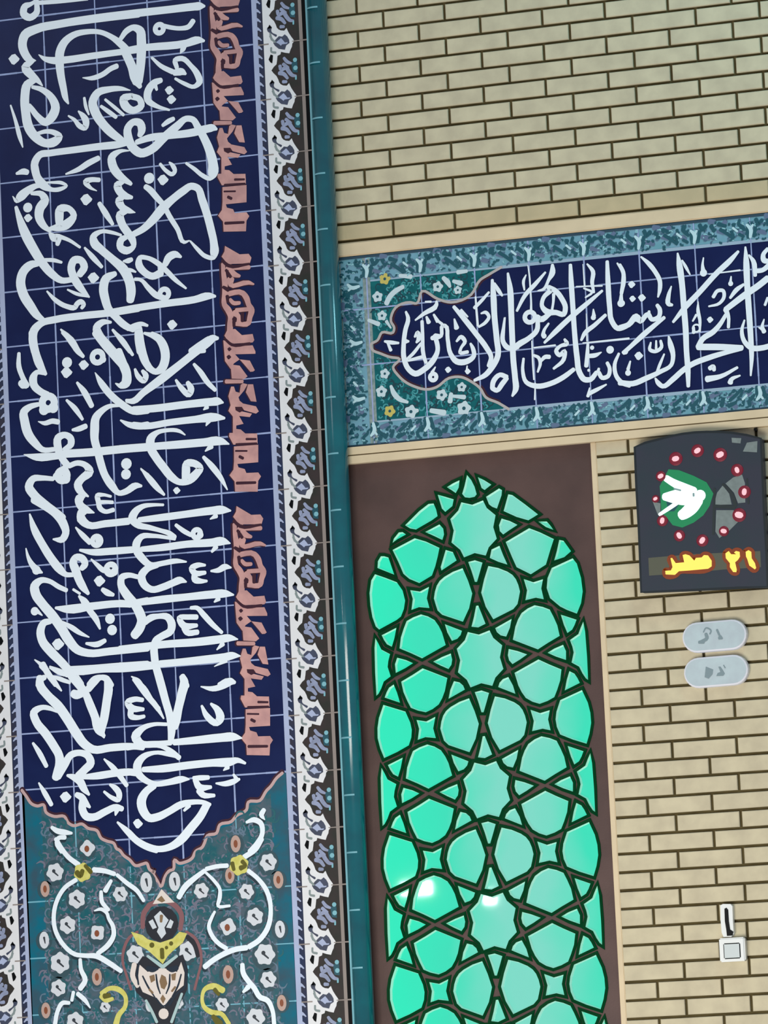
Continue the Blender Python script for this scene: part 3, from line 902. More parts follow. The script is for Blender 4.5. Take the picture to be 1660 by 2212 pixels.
# ------------------------------------------------------------------ arabesque at the foot of the panel
L1, R1 = (40, 1812), (320, 1812)
def sh(b, txt): return parse((*b, txt), PLANE_L)
vines_d = []; vines = sh(L1, '''450,0,50 520,120,55 600,220,55 720,310,60
900,370,60 1040,385,55 1150,420,50
1180,430,40 1300,530,50 1420,620,50 1500,740,40
690,490,50 560,580,50 470,720,50 425,900,50 440,1080,50 520,1240,50 680,1380,50 800,1395,50 930,1400,60 1080,1480,60 1230,1580,50
950,1370,50 1080,1260,60 1140,1150,55 1130,1040,50 1080,950,40 1060,890,40 990,840,40 910,860,15
990,630,40 1000,750,50 1080,850,40
740,1440,40 750,1560,50 800,1690,60 740,1790,60
710,1850,50 800,1930,50 860,2020,15
610,1960,40 530,1960,50 470,2060,50 440,2212,50
660,1830,40 640,1930,40
1110,500,40 1040,620,60''') + parse((40, 1440, '''400,1920,40 460,1960,60 560,1980,60 640,1990,30
560,2040,50 480,2050,50 460,2100,50 520,2212,50'''), PLANE_L) + sh(R1, '''1360,0,60 1290,120,60 1150,220,60
950,320,50 820,330,50 700,360,50
680,380,50 560,470,60 440,580,70 370,700,60
1200,380,50 1320,480,50 1420,620,55 1470,850,50 1430,1070,60 1330,1210,60 1210,1290,60
1180,1300,60 1050,1320,60 920,1370,60 780,1450,60 680,1530,60
940,1310,50 860,1260,50 770,1160,50 730,1040,45 760,950,40 800,870,30
690,400,30 800,510,40 860,600,40 860,700,50 840,800,40 980,800,30
1130,1500,50 1140,1600,60 1210,1710,60 1270,1780,60 1340,1890,60 1430,1930,60 1490,2050,50 1510,2212,50
1200,1770,60 1140,1830,30''') + parse((280, 1440, '''1610,1710,50 1580,1770,60 1620,1830,10
1400,1860,30 1490,1830,60 1570,1870,60 1590,1990,55 1530,2110,60 1440,2212,60'''), PLANE_L)
for t, P in vines: vines_d.append((t, [(p[0]-0.003, p[1]-0.006, p[2]+0.006) for p in P]))
for sd in (-1, 1):
    q = lambda S: [s for s in S if (sum(p[0] for p in s[1])/len(s[1])-XM)*sd > 0]
    fuse('vine_scroll', [layer('a', q(vines_d), mat('petrol_glaze', (14, 44, 56), 0.4), PLANE_L-0.0014, pan), layer('b', q(vines), WHITE, PLANE_L-0.0022, pan)])
# small filler sprigs over the turquoise
random.seed(11)
fill_a = []; fill_b = []; fill_c = []
cxs = FL+.05
def inlobe(x, z):
    i = min(range(len(lobe)), key=lambda q: abs(lobe[q][0]-x)); return z < lobe[i][1]-0.02
for k in range(1900):
    x = random.uniform(FL+.05, FR-.05); z = random.uniform(-3.62, -2.75)
    if not inlobe(x, z): continue
    a = random.uniform(0, 6.28); r = random.uniform(.008, .02); P = []
    for i in range(4): P.append((x+r*math.cos(a+i*.9)*(.5+.3*i), z+r*math.sin(a+i*.9)*(.5+.3*i), random.uniform(.0035, .0075)*(1 if i < 3 else .4)))
    (fill_a, fill_b, fill_c)[k % 3].append(('s', P))
fuse('arabesque_ground', [sg_, layer('a', fill_a, mat('slate_sprig', (92, 116, 136), 0.4), PLANE_L-0.0012, pan), layer('b', fill_b, mat('mauve_sprig', (108, 110, 128), 0.4), PLANE_L-0.00125, pan), layer('c', fill_c, mat('green_sprig', (20, 92, 100), 0.4), PLANE_L-0.0013, pan)])
def rosette(c, r, n, jag=0.16, ph=0.3):
    return [(c[0]+r*(1+jag*math.cos(n*t))*math.cos(t+ph), c[1]+r*(1+jag*math.cos(n*t))*math.sin(t+ph)) for t in [2*math.pi*i/(n*5) for i in range(n*5)]]
GR_ = mat('slate_ground', (44, 74, 84), 0.4); PP_ = mat('pale_petal', (208, 214, 220), 0.4); PB_ = mat('peach_petal', (184, 156, 144), 0.4); EY_ = mat('eye_ink', (44, 52, 60), 0.4); RU_ = mat('russet', (132, 72, 42), 0.4)
RK = 0.00157/5.53
def ro(b, l, kind):
    for x, y, d in l:
        c = at(b[0]+x/5.53, b[1]+y/5.53, PLANE_L); r = d*RK*1.05; ros = []; ink = []; eye = []; pk = []; br = []
        if kind == 'w':
            ros.append(('p', rosette(c, r, 6, .10, x))); eye.append(('p', disc((c[0]-r*.15, c[1]+r*.15), r*.22, 8))); eye.append(('s', [(c[0]-r*.1, c[1], r*.2), (c[0]+r*.35, c[1]-r*.4, r*.15)]))
        elif kind == 'o':
            ros.append(('p', disc(c, r*1.3, 16, .62))); eye.append(('s', [(c[0], c[1]+r*.4, r*.35), (c[0]+r*.15, c[1]-r*.5, r*.15)]))
        elif kind == 'b':
            ros.append(('p', rosette((c[0]+r*.1, c[1]+r*.1), r, 4, .14, x))); br.append(('p', disc(c, r*.45, 10, .8)))
        else:
            pk.append(('p', disc(c, r*1.3, 16, .62))); br.append(('p', disc(c, r*.6, 10, .55)))
        ink.append(('p', disc((c[0]-.001, c[1]-.002), r*1.5, 16, .9)))
        fl_ = fuse('rosette' if kind != 'p' else 'bud', [layer('a', ink, GR_, PLANE_L-0.0016, pan), layer('b', ros or pk, PP_ if ros else PB_, PLANE_L-0.0024, pan)])
        layer('heart', eye or br, EY_ if eye else RU_, PLANE_L-0.0028, fl_)
ro(L1, [(700, 720, 100), (590, 1030, 95), (1220, 660, 85), (500, 1480, 115), (480, 1780, 90), (1040, 2010, 60), (680, 2180, 100), (440, 400, 100)], 'w')
ro(L1, [(310, 1210, 75), (1530, 520, 90)], 'o'); ro(L1, [(940, 1130, 85), (820, 120, 85)], 'b'); ro(L1, [(320, 600, 70), (330, 2050, 70), (940, 1650, 75)], 'p')
ro(R1, [(1440, 280, 95), (640, 620, 85), (1180, 630, 85), (1280, 930, 95), (1400, 1380, 115), (1440, 1680, 90), (-150, 1380, 100), (890, 1980, 75), (1290, 2140, 105), (480, 1340, 105), (360, 1960, 65)], 'w')
ro(R1, [(320, 510, 85), (1580, 1080, 75)], 'o'); ro(R1, [(950, 1060, 90)], 'b'); ro(R1, [(1560, 490, 75), (960, 1620, 80), (1600, 1960, 70), (1050, 60, 75), (980, 440, 70)], 'p')
YEL = mat('yellow_glaze', (200, 196, 92), 0.4, scale=50, rgb2=(214, 210, 120)); OLV = mat('olive_mark', (92, 88, 10), 0.4)
def ctr(b, x, y): return at(b[0]+x/5.53, b[1]+y/5.53, PLANE_L)
yl = [('p', rosette(ctr(L1, 770, 400), .031, 6, .08)), ('p', rosette(ctr(R1, 1090, 315), .033, 6, .08))]
yl += sh(L1, '''1000,1850,60 1080,1790,50 1200,1800,60 1280,1880,50 1280,2000,50 1200,2110,60 1170,2212,70
990,1880,50 1050,1930,50 1130,1910,40''') + sh(R1, '''900,1810,70 780,1760,70 680,1800,50 650,1900,40 670,2000,50 760,2070,60 880,2090,50 970,2212,50''')
yl += [('p', P[1]) for P in parse((*R1, 'p-200,1110 -60,1150 0,1200 150,1240 300,1190 380,1110 470,1130 420,1240 300,1340 240,1400 180,1495 120,1440 0,1330 -120,1260'), PLANE_L)]
layer('yellow_knot', yl[:1], YEL, PLANE_L-0.003, pan); layer('yellow_knot', yl[1:2], YEL, PLANE_L-0.003, pan)
layer('yellow_scroll', yl[2:4], YEL, PLANE_L-0.003, pan); layer('yellow_scroll', yl[4:5], YEL, PLANE_L-0.003, pan)
MD_ = [layer('collar', yl[5:], YEL, PLANE_L-0.003, pan)]
OLM_ = layer('olive_marking', sh(L1, '''700,400,60 740,440,60 770,380,50
800,320,40 870,400,50
1030,1880,60 1090,1870,50''') + sh(R1, '''1010,290,50 1030,370,40
1130,270,50 1170,320,40 1110,350,60
800,1800,50 850,1860,40
780,2120,50 860,2212,90
c50,1270,60
c280,1250,50
c225,1300,40
170,1320,50 175,1420,50'''), OLV, PLANE_L-0.0033, pan)
# central medallion
med = sh(R1, '''p-100,1500 0,1590 80,1560 180,1540 350,1590 400,1470 440,1600 430,1750 330,1830 280,1920 200,2010 100,1900 -60,1830 -120,1700
p60,780 165,600 320,760
c190,2090,120
-160,1500,60 -180,1640,60 -120,1760,50''')
dk = sh(R1, '''p-60,1400 180,1480 420,1380 480,1560 470,1800 380,1980 280,2212 90,2212 0,1960 -140,1830 -200,1600
c165,1020,400
470,1170,50 560,1260,60 600,1400,50
-40,1850,50 80,2030,60 110,2212,50
340,1850,50 320,2030,60 290,2212,50''')
rd = sh(R1, '''20,790,60 165,740,50 330,800,60 400,900,60 390,1080,50
20,790,60 -50,900,60 -60,1060,50
460,1110,30 560,1180,35 620,1300,35 640,1460,30 600,1640,30 560,1800,30
-120,1110,30 -220,1180,35 -280,1300,35 -300,1460,30 -250,1640,30 -200,1800,30''')
wd = sh(R1, '''p150,860 250,970 200,1060 220,1130 165,1195 110,1110 130,1060 75,930
p10,990 60,960 110,1060 60,1080
p310,990 270,960 220,1060 280,1070''')
gd = sh(R1, '''165,920,40 160,990,30
p165,1620 215,1650 235,1730 200,1800 160,1780 140,1700
p180,1860 215,1910 185,1970 150,1910
p20,1640 80,1620 90,1690 40,1720
p280,1620 340,1600 330,1690 290,1690
20,1800,24 60,1840,24
330,1770,24 290,1820,24
p110,730 165,680 210,740 170,760''')
MD_.append(layer('medallion_ground_pattern', dk, mat('medallion_dark', (26, 30, 40), 0.4), PLANE_L-0.0026, pan))
MD_.append(layer('medallion_red_edge', rd, mat('dusty_red', (132, 88, 92), 0.4), PLANE_L-0.0028, pan))
MD_.append(layer('medallion_white_pattern', med, mat('medallion_cream', (224, 214, 206), 0.4), PLANE_L-0.0031, pan))
MD_.append(layer('medallion_diamond_pattern', wd, mat('diamond_white', (206, 214, 220), 0.4), PLANE_L-0.0034, pan))
MD_.append(layer('medallion_dark_edge', sh(R1, '''0,1545,56 60,1560,66 120,1550,30
235,1550,30 290,1560,66 350,1540,56
100,1620,18 120,1760,22 150,1850,14
265,1620,18 255,1760,22 220,1850,14
-60,1640,18 0,1760,22 90,1900,14
400,1620,18 360,1760,22 290,1890,14
100,1905,18 190,2000,18 285,1900,18
-100,1480,20 -125,1600,22 -110,1740,20
440,1480,20 462,1600,24 440,1780,22 350,1850,22 260,1990,24'''), mat('medallion_navy', (12, 34, 52), 0.4), PLANE_L-0.0034, pan))
MD_.append(layer('medallion_aqua_band', sh(R1, '''0,1400,30 180,1530,44
350,1400,30 180,1530,44
-20,1930,30 50,2060,34 110,2190,34
410,1850,30 340,2040,34 285,2190,34'''), mat('medallion_aqua', (168, 196, 196), 0.4), PLANE_L-0.0039, pan))
ro(R1, [(20, 1985, 60)], 'o')
MD_.append(layer('medallion_marking', gd, mat('tan_mark', (130, 104, 74), 0.4), PLANE_L-0.0037, pan))

fuse('medallion', MD_+[OLM_])

# ================================================================== blue frieze over the window
fr = tag(empty('inscription_frieze', (0.6, 0.0, -1.545)), 'horizontal blue and turquoise tile frieze with white calligraphy above the lattice window', 'tile frieze')
FT, FB = -0.895, -1.545; FX0 = -0.118
bm = bmesh.new(); box(bm, FX0, XR, 0.0, 0.21, FB, FT); bmesh.ops.recalc_face_normals(bm, faces=bm.faces[:])
BT = mat('border_turquoise', (104, 158, 172), 0.38, scale=26, rgb2=(120, 164, 186), spec=0.2)
FB_ = [obj('turquoise_border', bm, BT, fr)]; FC_ = []; FN_ = []
zt, zb = -0.984, -1.466
CT = mat('corner_teal', (16, 104, 108), 0.38, scale=30, rgb2=(8, 84, 92), spec=0.2)

car = pts(720, 540, 4.15, FCRT, 0.0)
car = [(0.47, zt)]+[p for p in car if p[0] < 0.455]+[(0.47, zb)]
bm = bmesh.new(); face(bm, [(0.0, zb), (XR, zb), (XR, zt), (0.0, zt)], -0.0003); FN_.append(obj('navy_cartouche', bm, NAVY, fr))
FN_.append(layer('wine_shade_line', [('s', [(x+.003, z, 0.018) for x, z in car[1:-1]])], WINE, -0.0005, fr))
bm = bmesh.new(); face(bm, [(0.0, zb), (0.0, zt)]+car, -0.0009); FC_.append(obj('corner_field', bm, CT, fr))
FN_.append(layer('cartouche_outline', [('s', [(x, z, 0.009) for x, z in car])], mat('rose_grey_line', (178, 172, 170), 0.5), -0.0022, fr))
bm = bmesh.new()
for z in (zt, zb): face(bm, [(0.45, z-0.0055), (XR, z-0.0055), (XR, z+0.0055), (0.45, z+0.0055)], -0.0012)
for z in (zt, zb): face(bm, [(0.0, z-0.003), (0.45, z-0.003), (0.45, z+0.003), (0.0, z+0.003)], -0.0012)
LL = mat('pale_blue_line', (150, 176, 196), 0.5); FB_.append(obj('border_line_edge', bm, LL, fr))
bm = bmesh.new(); face(bm, [(-0.022, FB), (0.004, FB), (0.004, FT), (-0.022, FT)], -0.0013); face(bm, [(-0.108, FB), (-0.100, FB), (-0.100, FT), (-0.108, FT)], -0.0013)
FB_.append(obj('side_bead_line', bm, mat('sage_line', (146, 160, 156), 0.5, scale=60, rgb2=(100, 128, 128)), fr))
bm = bmesh.new()
grid(bm, [0.183+0.1915*k for k in range(-1, 9)], [-1.078, -1.27], -0.1, XR, FB, FT, -0.0016, g=0.005)
obj('grout_joint', bm, GROUT, fr)
bm = bmesh.new()
for z0_, z1_ in ((FT-0.009, FT), (FB, FB+0.006)): face(bm, [(FX0, z0_), (XR, z0_), (XR, z1_), (FX0, z1_)], -0.0019)
FB_.append(obj('dark_edge', bm, mat('edge_teal', (34, 66, 84), 0.5), fr))
D3 = '''180,180,38 195,290,34
270,170,38 250,290,34
90,110,34 80,150,34 130,190,34
270,100,44 300,150,44 340,110,44
400,110,50 430,170,34
480,90,50 560,110,34
500,150,40 580,200,36 640,250,26
620,170,34 650,230,26
640,90,34 650,120,26
700,90,34 740,130,34 770,150,34
800,160,34 810,240,34
710,200,36 760,230,30'''
V3 = '''560,60,50 520,100,44
470,170,34 540,190,34
300,230,50 380,250,40
700,170,50 740,190,30
380,60,60 440,60,40'''
W3 = '''170,160,26 215,210,44 210,300,30
240,160,22 215,200,30
640,130,24 690,170,24'''
dm = parse((1340, 480, 5.1875, D3), 0.0); vm = parse((1340, 480, 5.1875, V3), 0.0); wm = parse((1340, 480, 5.1875, W3), 0.0)
X0 = 0.949
def frieze_motif(name, shs, m, Y):
    bm = bmesh.new()
    for k in range(-5, 5):
        for up in (0, 1):
            S = []
            for t, P in shs:
                S.append((t, [((p[0]-X0)+X0+k*0.1915, (p[1] if up else (FT+FB)-p[1]), *p[2:]) for p in P]))
            S = [s for s in S if all(-0.10 < p[0] < XR for p in s[1])]
            emit(bm, S, Y)
    for k in range(0, 3):   # the upright border at the left end
        S = [(t, [(-0.108-(p[1]-FT)*0.95, -1.0-k*0.1915-(p[0]-X0), *p[2:]) for p in P]) for t, P in shs]
        S = [s for s in S if all(-1.47 < p[1] < -0.985 and p[0] < -0.02 for p in s[1])]
        emit(bm, S, Y)
    FB_.append(obj(name, bm, m, fr))
frieze_motif('dark_teal_scroll_pattern', dm, mat('scroll_teal', (18, 82, 96), 0.4), -0.0021)
frieze_motif('violet_scroll_pattern', vm, mat('scroll_violet', (92, 112, 142), 0.4), -0.0020)
frieze_motif('white_sprig_pattern', wm, mat('sprig_white', (186, 220, 228), 0.4), -0.0025)
random.seed(5)
fa = []; fb = []; fk = []
for k in range(1700):
    side = random.random()
    if side < .8: x = random.uniform(-.1, XR-.02); z = random.choice((random.uniform(zt+.006, FT-.012), random.uniform(FB+.01, zb-.006)))
    else: x = random.uniform(-.1, -.03); z = random.uniform(-1.46, -.99)
    a = random.uniform(0, 6.28); r = random.uniform(.006, .012)
    P = [(x+r*math.cos(a+i*1.0)*(.4+.3*i), z+r*.6*math.sin(a+i*1.0)*(.4+.3*i), random.uniform(.003, .006)) for i in range(3)]
    (fa, fb, fk, fk)[k % 4].append(('s', [(p[0], p[1], p[2]*(1.25 if k % 4 > 1 else 1)) for p in P]))
FB_.append(layer('dark_fleck_pattern', fk, mat('fleck_dark', (22, 84, 98), 0.4), -0.0018, fr))
FB_.append(layer('slate_fleck_pattern', fa, mat('fleck_slate', (70, 104, 130), 0.4), -0.00175, fr))
FB_.append(layer('aqua_fleck_pattern', fb, mat('fleck_aqua', (136, 190, 200), 0.4), -0.0017, fr))
fs = []
for b in FW: fs += parse(b, 0.0)
layer('white_calligraphy_lettering', fs, WHITE, -0.0028, fr, top=True)
def fcn(x, y): return at(720+x/4.15, 540+y/4.15, 0.0)
K4 = 0.00159/4.15
FC_.append(layer('white_flower_pattern', [('p', rosette(fcn(x, y), d*K4, 5, .14, x)) for x, y, d in FROS]+parse((720, 540, 4.15, FTST), 0.0), mat('corner_white', (196, 216, 222), 0.4), -0.0019, fr))
FC_.append(layer('flower_eye_pattern', [('p', disc(fcn(x, y), d*K4*.28, 8)) for x, y, d in FROS+FYEL], DT, -0.0023, fr))
FC_.append(layer('yellow_flower_pattern', [('p', rosette(fcn(x, y), d*K4, 5, .14, x)) for x, y, d in FYEL], mat('corner_yellow', (196, 184, 96), 0.4), -0.0020, fr))
random.seed(9); fc = []; fd = []
def in_corner(x, z):
    c = False; P = [(0.0, zb), (0.0, zt)]+car
    for i in range(len(P)):
        (x1, z1), (x2, z2) = P[i-1], P[i]
        if (z1 > z) != (z2 > z) and x < (x2-x1)*(z-z1)/(z2-z1)+x1: c = not c
    return c and all(math.dist((x, z), p) > .018 for p in car)
for k in range(900):
    x = random.uniform(.015, .42); z = random.uniform(-1.455, -.995)
    if not in_corner(x, z): continue
    a = random.uniform(0, 6.28); r = random.uniform(.006, .014)
    (fc if k % 2 else fd).append(('s', [(x+r*math.cos(a+i)*(.4+.3*i), z+r*math.sin(a+i)*(.4+.3*i), random.uniform(.003, .006)) for i in range(4)]))
FC_.append(layer('corner_scroll_pattern', fc, mat('corner_mid_teal', (64, 150, 156), 0.4), -0.0010, fr))
FC_.append(layer('corner_dark_scroll_pattern', fd, mat('corner_dark_teal', (4, 58, 70), 0.4), -0.00105, fr))

fuse('patterned_border', FB_); fuse('floral_corner_field', FC_); fuse('navy_cartouche', FN_)

# ================================================================== lattice window
win = struct(empty('window_1', (0.32, 0.01, ZB)))
WX, T = 0.3215, 0.437
YW = 0.012
S0 = at(1019.6, 1142.9, YW)[1]
px4 = lambda x, y: at(1040+x/5.53, 1380+y/5.53, YW)
s1 = at(1035, 1424, YW); 
def q4(txt, yo=0.0):
    out = []
    for a in txt.split():
        x, y = (float(v) for v in a.split(',')); p = px4(x, y); out.append((p[0]-s1[0], p[1]-s1[1]+yo))
    return out
EL = {}
EL['b'] = q4('670,250 800,310 945,370 930,500 895,610 860,700 780,745 685,780 600,755 520,710 470,640 430,560 385,410')
EL['c'] = q4('310,460 245,485 205,530 190,580 395,660 365,560')
EL['e'] = q4('150,690 270,715 380,760 440,800 480,850 510,920 530,1000 515,1080 500,1150 450,1210 330,1270 210,1330 120,1180 65,1010 100,850')
EL['f'] = q4('575,845 690,885 805,850 785,960 815,1090 720,1070 595,1100 615,980')
EL['g'] = q4('1190,610 1260,760 1290,880 1300,1000 1280,1130 1245,1250 1080,1200 930,1140 890,1050 875,960 885,870 930,730')
EL['h'] = q4('1040,390 1100,420 1135,470 1165,530 985,620 1000,540 1010,490')
EL['x1'] = q4('315,125 420,150 535,190 450,250 360,305 320,260 305,200')
EL['x2'] = q4('780,180 860,130 965,85 1000,160 1000,265 880,225')
EL['d'] = [(p[0]-at(1035, 1424, YW)[0], p[1]-s1[1]) for p in [at(790+x/5.53, 1380+y/5.53, YW) for x, y in ((1300, 640), (1380, 620), (1470, 650), (1440, 760), (1405, 880), (1380, 880), (1340, 750))]]
s3 = at(1051, 1706, YW)
EL['i'] = [(p[0]-s3[0], p[1]-s3[1]) for p in [px4(x, y) for x, y in ((1300, 1380), (1322, 1500), (1345, 1800), (1358, 2080), (1330, 2060), (1290, 2000), (1250, 1920), (1160, 1870), (1185, 1750), (1170, 1680), (1140, 1600), (1240, 1530), (1270, 1450))]]
def sym(P, sx, mid):
    """make a piece symmetric about z = mid by averaging its outline box"""
    c = (max(p[1] for p in P)+min(p[1] for p in P))/2
    return [(p[0], p[1]-c+mid) for p in P]
EL['e'] = sym(EL['e'], 0, -T/2); EL['f'] = sym(EL['f'], 0, -T/2); EL['g'] = sym(EL['g'], 0, -T/2)
for k_ in ('x1', 'x2', 'i'): EL[k_] = sym(EL[k_], 0, 0)
cdx = sum(p[0] for p in EL['d'])/len(EL['d']); EL['d'] = [(p[0]-cdx, p[1]) for p in EL['d']]
ku = 0.00158/5.53
q8 = [(0, 285), (133, 325), (175, 232), (278, 138), (243, 0)]
star = [(x*ku, y*ku) for x, y in q8]+[(x*ku, -y*ku) for x, y in q8[:-1][::-1]]+[(-x*ku, -y*ku) for x, y in q8[1:]]+[(-x*ku, y*ku) for x, y in q8[1:-1][::-1]]
holes = []
def put(P, fx, fz, cz):
    holes.append([(WX+(-p[0] if fx else p[0]), cz+(-p[1] if fz else p[1])) for p in P])
for k in range(6):
    cz = S0-k*T
    if cz < ZB+.15: break
    put(star, 0, 0, cz)
    put(EL['d'], 0, 0, cz)
    if k: put(EL['d'], 0, 1, cz)
    for fx in (0, 1):
        put(EL['e'], fx, 0, cz); put(EL['f'], fx, 0, cz)
        if k: put(EL['x1'], fx, 0, cz); put(EL['x2'], fx, 0, cz); put(EL['i'], fx, 0, cz); put(EL['g'], fx, 0, cz)
        for n_ in 'bch':
            if k:
                put(EL[n_], fx, 0, cz); put(EL[n_], fx, 1, cz)
holes = [h for h in holes if min(p[1] for p in h) > ZB+0.03]
A1 = '''1270,90 1320,150 1360,230 1385,320 1360,350 1300,362 1245,355 1212,315 1240,220
1180,152 1170,240 1135,305 1085,270 1030,235 1100,190
1400,115 1480,155 1560,205 1480,268 1445,245
920,325 1010,350 1110,380 1095,460 1010,530 970,490
810,435 870,430 900,500 918,580 850,630 660,740 590,728 530,690 600,620 700,520
940,680 985,730 995,800 975,865 860,810 770,770
455,775 500,772 540,800 440,855 380,900 395,850
645,845 780,885 940,960 920,1060 890,1180 850,1290 700,1380 580,1330 510,1270 450,1130 380,985
1015,985 1100,1010 1145,1110 965,1230 955,1190
240,1060 280,1060 330,1075 400,1280 200,1200 205,1120
170,1275 300,1320 430,1370 500,1470 530,1590 515,1690 480,1780 430,1820 220,1935 180,1900 140,1790 115,1650 105,1500 125,1350'''
A2 = '''270,250 305,270 300,330 245,490 190,470 150,440 115,350
380,320 430,330 580,440 735,560 680,595 620,630 480,590 325,520
300,610 400,640 490,685 390,750 320,800 280,760 270,690
740,645 840,645 880,690 920,745 830,710
630,725 760,775 925,855 890,960 830,1160 650,1275 480,1190 430,1080 350,890
275,935 320,1050 370,1160 260,1125 160,1080 180,980
990,865 1040,875 1130,1000 1050,1070 930,1110 960,1000
1150,1085 1200,1150 1250,1320 1270,1480 1250,1620 1200,1745 1080,1700 1000,1660 880,1560 840,1440 850,1320 900,1200'''
for x0, tx in ((780, A1), (1030, A2)):
    for line in tx.splitlines():
        holes.append([at(x0+float(a.split(',')[0])/5.53, 1010+float(a.split(',')[1])/5.53, YW) for a in line.split()])
# h, x2, i pieces just under the arch springing
for fx in (0, 1):
    put(EL['h'], fx, 1, S0-T) if False else None
bm = bmesh.new()
def loop(P):
    vs = [bm.verts.new((x, YW, z)) for x, z in P]
    return [bm.edges.new((vs[i-1], vs[i])) for i in range(len(vs))]
ed = loop([(-0.118, ZB), (0.745, ZB), (0.745, -1.603), (-0.118, -1.603)])
for h in holes: ed += loop(h)
bmesh.ops.triangle_fill(bm, use_beauty=True, use_dissolve=False, edges=ed)
for f in bm.faces:
    f.normal_update()
    if f.normal.y > 0: f.normal_flip()
BROWN = mat('brown_lattice', (92, 72, 68), 0.5, scale=5, rgb2=(80, 63, 60), bump=0.1, bscale=200, spec=0.2)
pn = obj('lattice_panel', bm, BROWN, win)
sm = pn.modifiers.new('depth', 'SOLIDIFY'); sm.thickness = 0.014; sm.offset = -1
bm = bmesh.new(); be = bmesh.new()
for h in holes:
    if area2(h) < 0: h = h[::-1]
    cx_ = sum(p[0] for p in h)/len(h); out = []
    n = len(h); nn = []
    for i in range(n):
        a, b, c = h[i-1], h[i], h[(i+1) % n]
        n1 = (b[1]-a[1], a[0]-b[0]); n2 = (c[1]-b[1], b[0]-c[0])
        l1 = math.hypot(*n1) or 1e-9; l2 = math.hypot(*n2) or 1e-9
        nx, nz = n1[0]/l1+n2[0]/l2, n1[1]/l1+n2[1]/l2; l = math.hypot(nx, nz) or 1e-9; nx /= l; nz /= l
        nn.append((nx, nz)); co_ = max(0.55, nx*n1[0]/l1+nz*n1[1]/l1); out.append((b, (b[0]+nx*0.0105/co_, b[1]+nz*0.0105/co_)))
    for i in range(n):
        (a, ao), (b, bo_) = out[i-1], out[i]
        va = bm.verts.new((a[0], YW-0.001, a[1])); vb = bm.verts.new((b[0], YW-0.001, b[1]))
        vao = bm.verts.new((ao[0], YW-0.004, ao[1])); vbo = bm.verts.new((bo_[0], YW-0.004, bo_[1]))
        wa = bm.verts.new((ao[0], YW, ao[1])); wb = bm.verts.new((bo_[0], YW, bo_[1])); pass
        bm.faces.new((va, vao, vbo, vb)); bm.faces.new((wa, wb, vbo, vao))
    ai = [(p[0]-q[0]*0.0034, p[1]-q[1]*0.0034) for p, q in zip(h, nn)]
    for i in range(n):
        v = [be.verts.new((*p[:1], y, p[1])) for p, y in ((h[i-1], YW-0.001), (h[i], YW-0.001), (ai[i], YW+0.0145), (ai[i-1], YW+0.0145))]
        be.faces.new(v)
obj('pane_halo', be, mat('mint_halo', (214, 255, 240), 0.3, spec=0.6), win)  # bevel added in pale mint to imitate the bright halo round each pane
obj('green_pane_rim', bm, mat('green_glow_bead', (0, 58, 28), 0.6, spec=0.05), win)  # raised rim; the green glow from the glass is put into its colour
# backlit glass
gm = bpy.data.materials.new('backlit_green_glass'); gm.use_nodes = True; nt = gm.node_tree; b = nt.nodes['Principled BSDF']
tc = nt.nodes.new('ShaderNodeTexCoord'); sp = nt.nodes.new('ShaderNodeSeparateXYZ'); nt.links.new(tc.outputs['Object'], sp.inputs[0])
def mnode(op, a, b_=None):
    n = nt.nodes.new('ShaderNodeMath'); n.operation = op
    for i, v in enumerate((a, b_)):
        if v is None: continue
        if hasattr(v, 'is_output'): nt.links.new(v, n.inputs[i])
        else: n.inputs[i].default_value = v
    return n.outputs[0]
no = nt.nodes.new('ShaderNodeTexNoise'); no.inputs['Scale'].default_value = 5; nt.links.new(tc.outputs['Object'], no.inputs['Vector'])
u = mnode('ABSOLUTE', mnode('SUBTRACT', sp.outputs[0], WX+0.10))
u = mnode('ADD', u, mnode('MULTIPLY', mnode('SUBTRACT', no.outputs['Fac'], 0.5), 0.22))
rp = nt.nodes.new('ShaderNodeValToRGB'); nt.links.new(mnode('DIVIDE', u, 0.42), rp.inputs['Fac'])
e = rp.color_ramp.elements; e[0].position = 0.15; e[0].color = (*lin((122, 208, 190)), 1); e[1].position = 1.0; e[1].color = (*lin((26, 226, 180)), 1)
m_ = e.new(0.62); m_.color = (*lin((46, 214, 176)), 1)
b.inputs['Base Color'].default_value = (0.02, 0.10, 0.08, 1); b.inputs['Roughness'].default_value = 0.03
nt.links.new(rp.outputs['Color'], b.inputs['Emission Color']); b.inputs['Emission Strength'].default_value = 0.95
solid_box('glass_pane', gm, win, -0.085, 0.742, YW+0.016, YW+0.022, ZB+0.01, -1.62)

# ================================================================== prayer clock sign
YC = -0.045
sg = tag(empty('led_sign', (*[at(1510, 1275, YC)[0], 0.0], at(1510, 1275, YC)[1])), 'dark arched electronic sign with red dots and amber text hung right of the window', 'electronic sign')
K6 = (1370, 930, 5.724)
out = pts(*K6, '10,205 140,150 300,110 450,70 600,40 750,22 900,15 1050,16 1200,25 1400,55 1572,98 1590,500 1610,1000 1640,1500 1655,1935 1300,1945 700,1975 90,2000 60,1200 30,700', YC)
bm = bmesh.new(); slab(bm, out, YC, 0.0)
obj('housing', bm, mat('sign_black', (46, 57, 66), 0.45, scale=10, rgb2=(52, 55, 68), spec=0.3), sg)
def c6(txt, m, name, Y, parent=sg, deep=None):
    S = parse((*K6, txt), YC)
    return layer(name, S, m, Y, parent)
bm = bmesh.new(); ribbon(bm, [(x, z, 0.007) for x, z in out], YC-0.001, closed=True, n=1); obj('rim', bm, mat('rim_black', (24, 34, 38), 0.35), sg)
c6('p180,1575 700,1530 1130,1510 1565,1490 1575,1690 1100,1720 700,1760 190,1795', mat('olive_display', (84, 86, 70), 0.5), 'text_display', YC-0.0006)
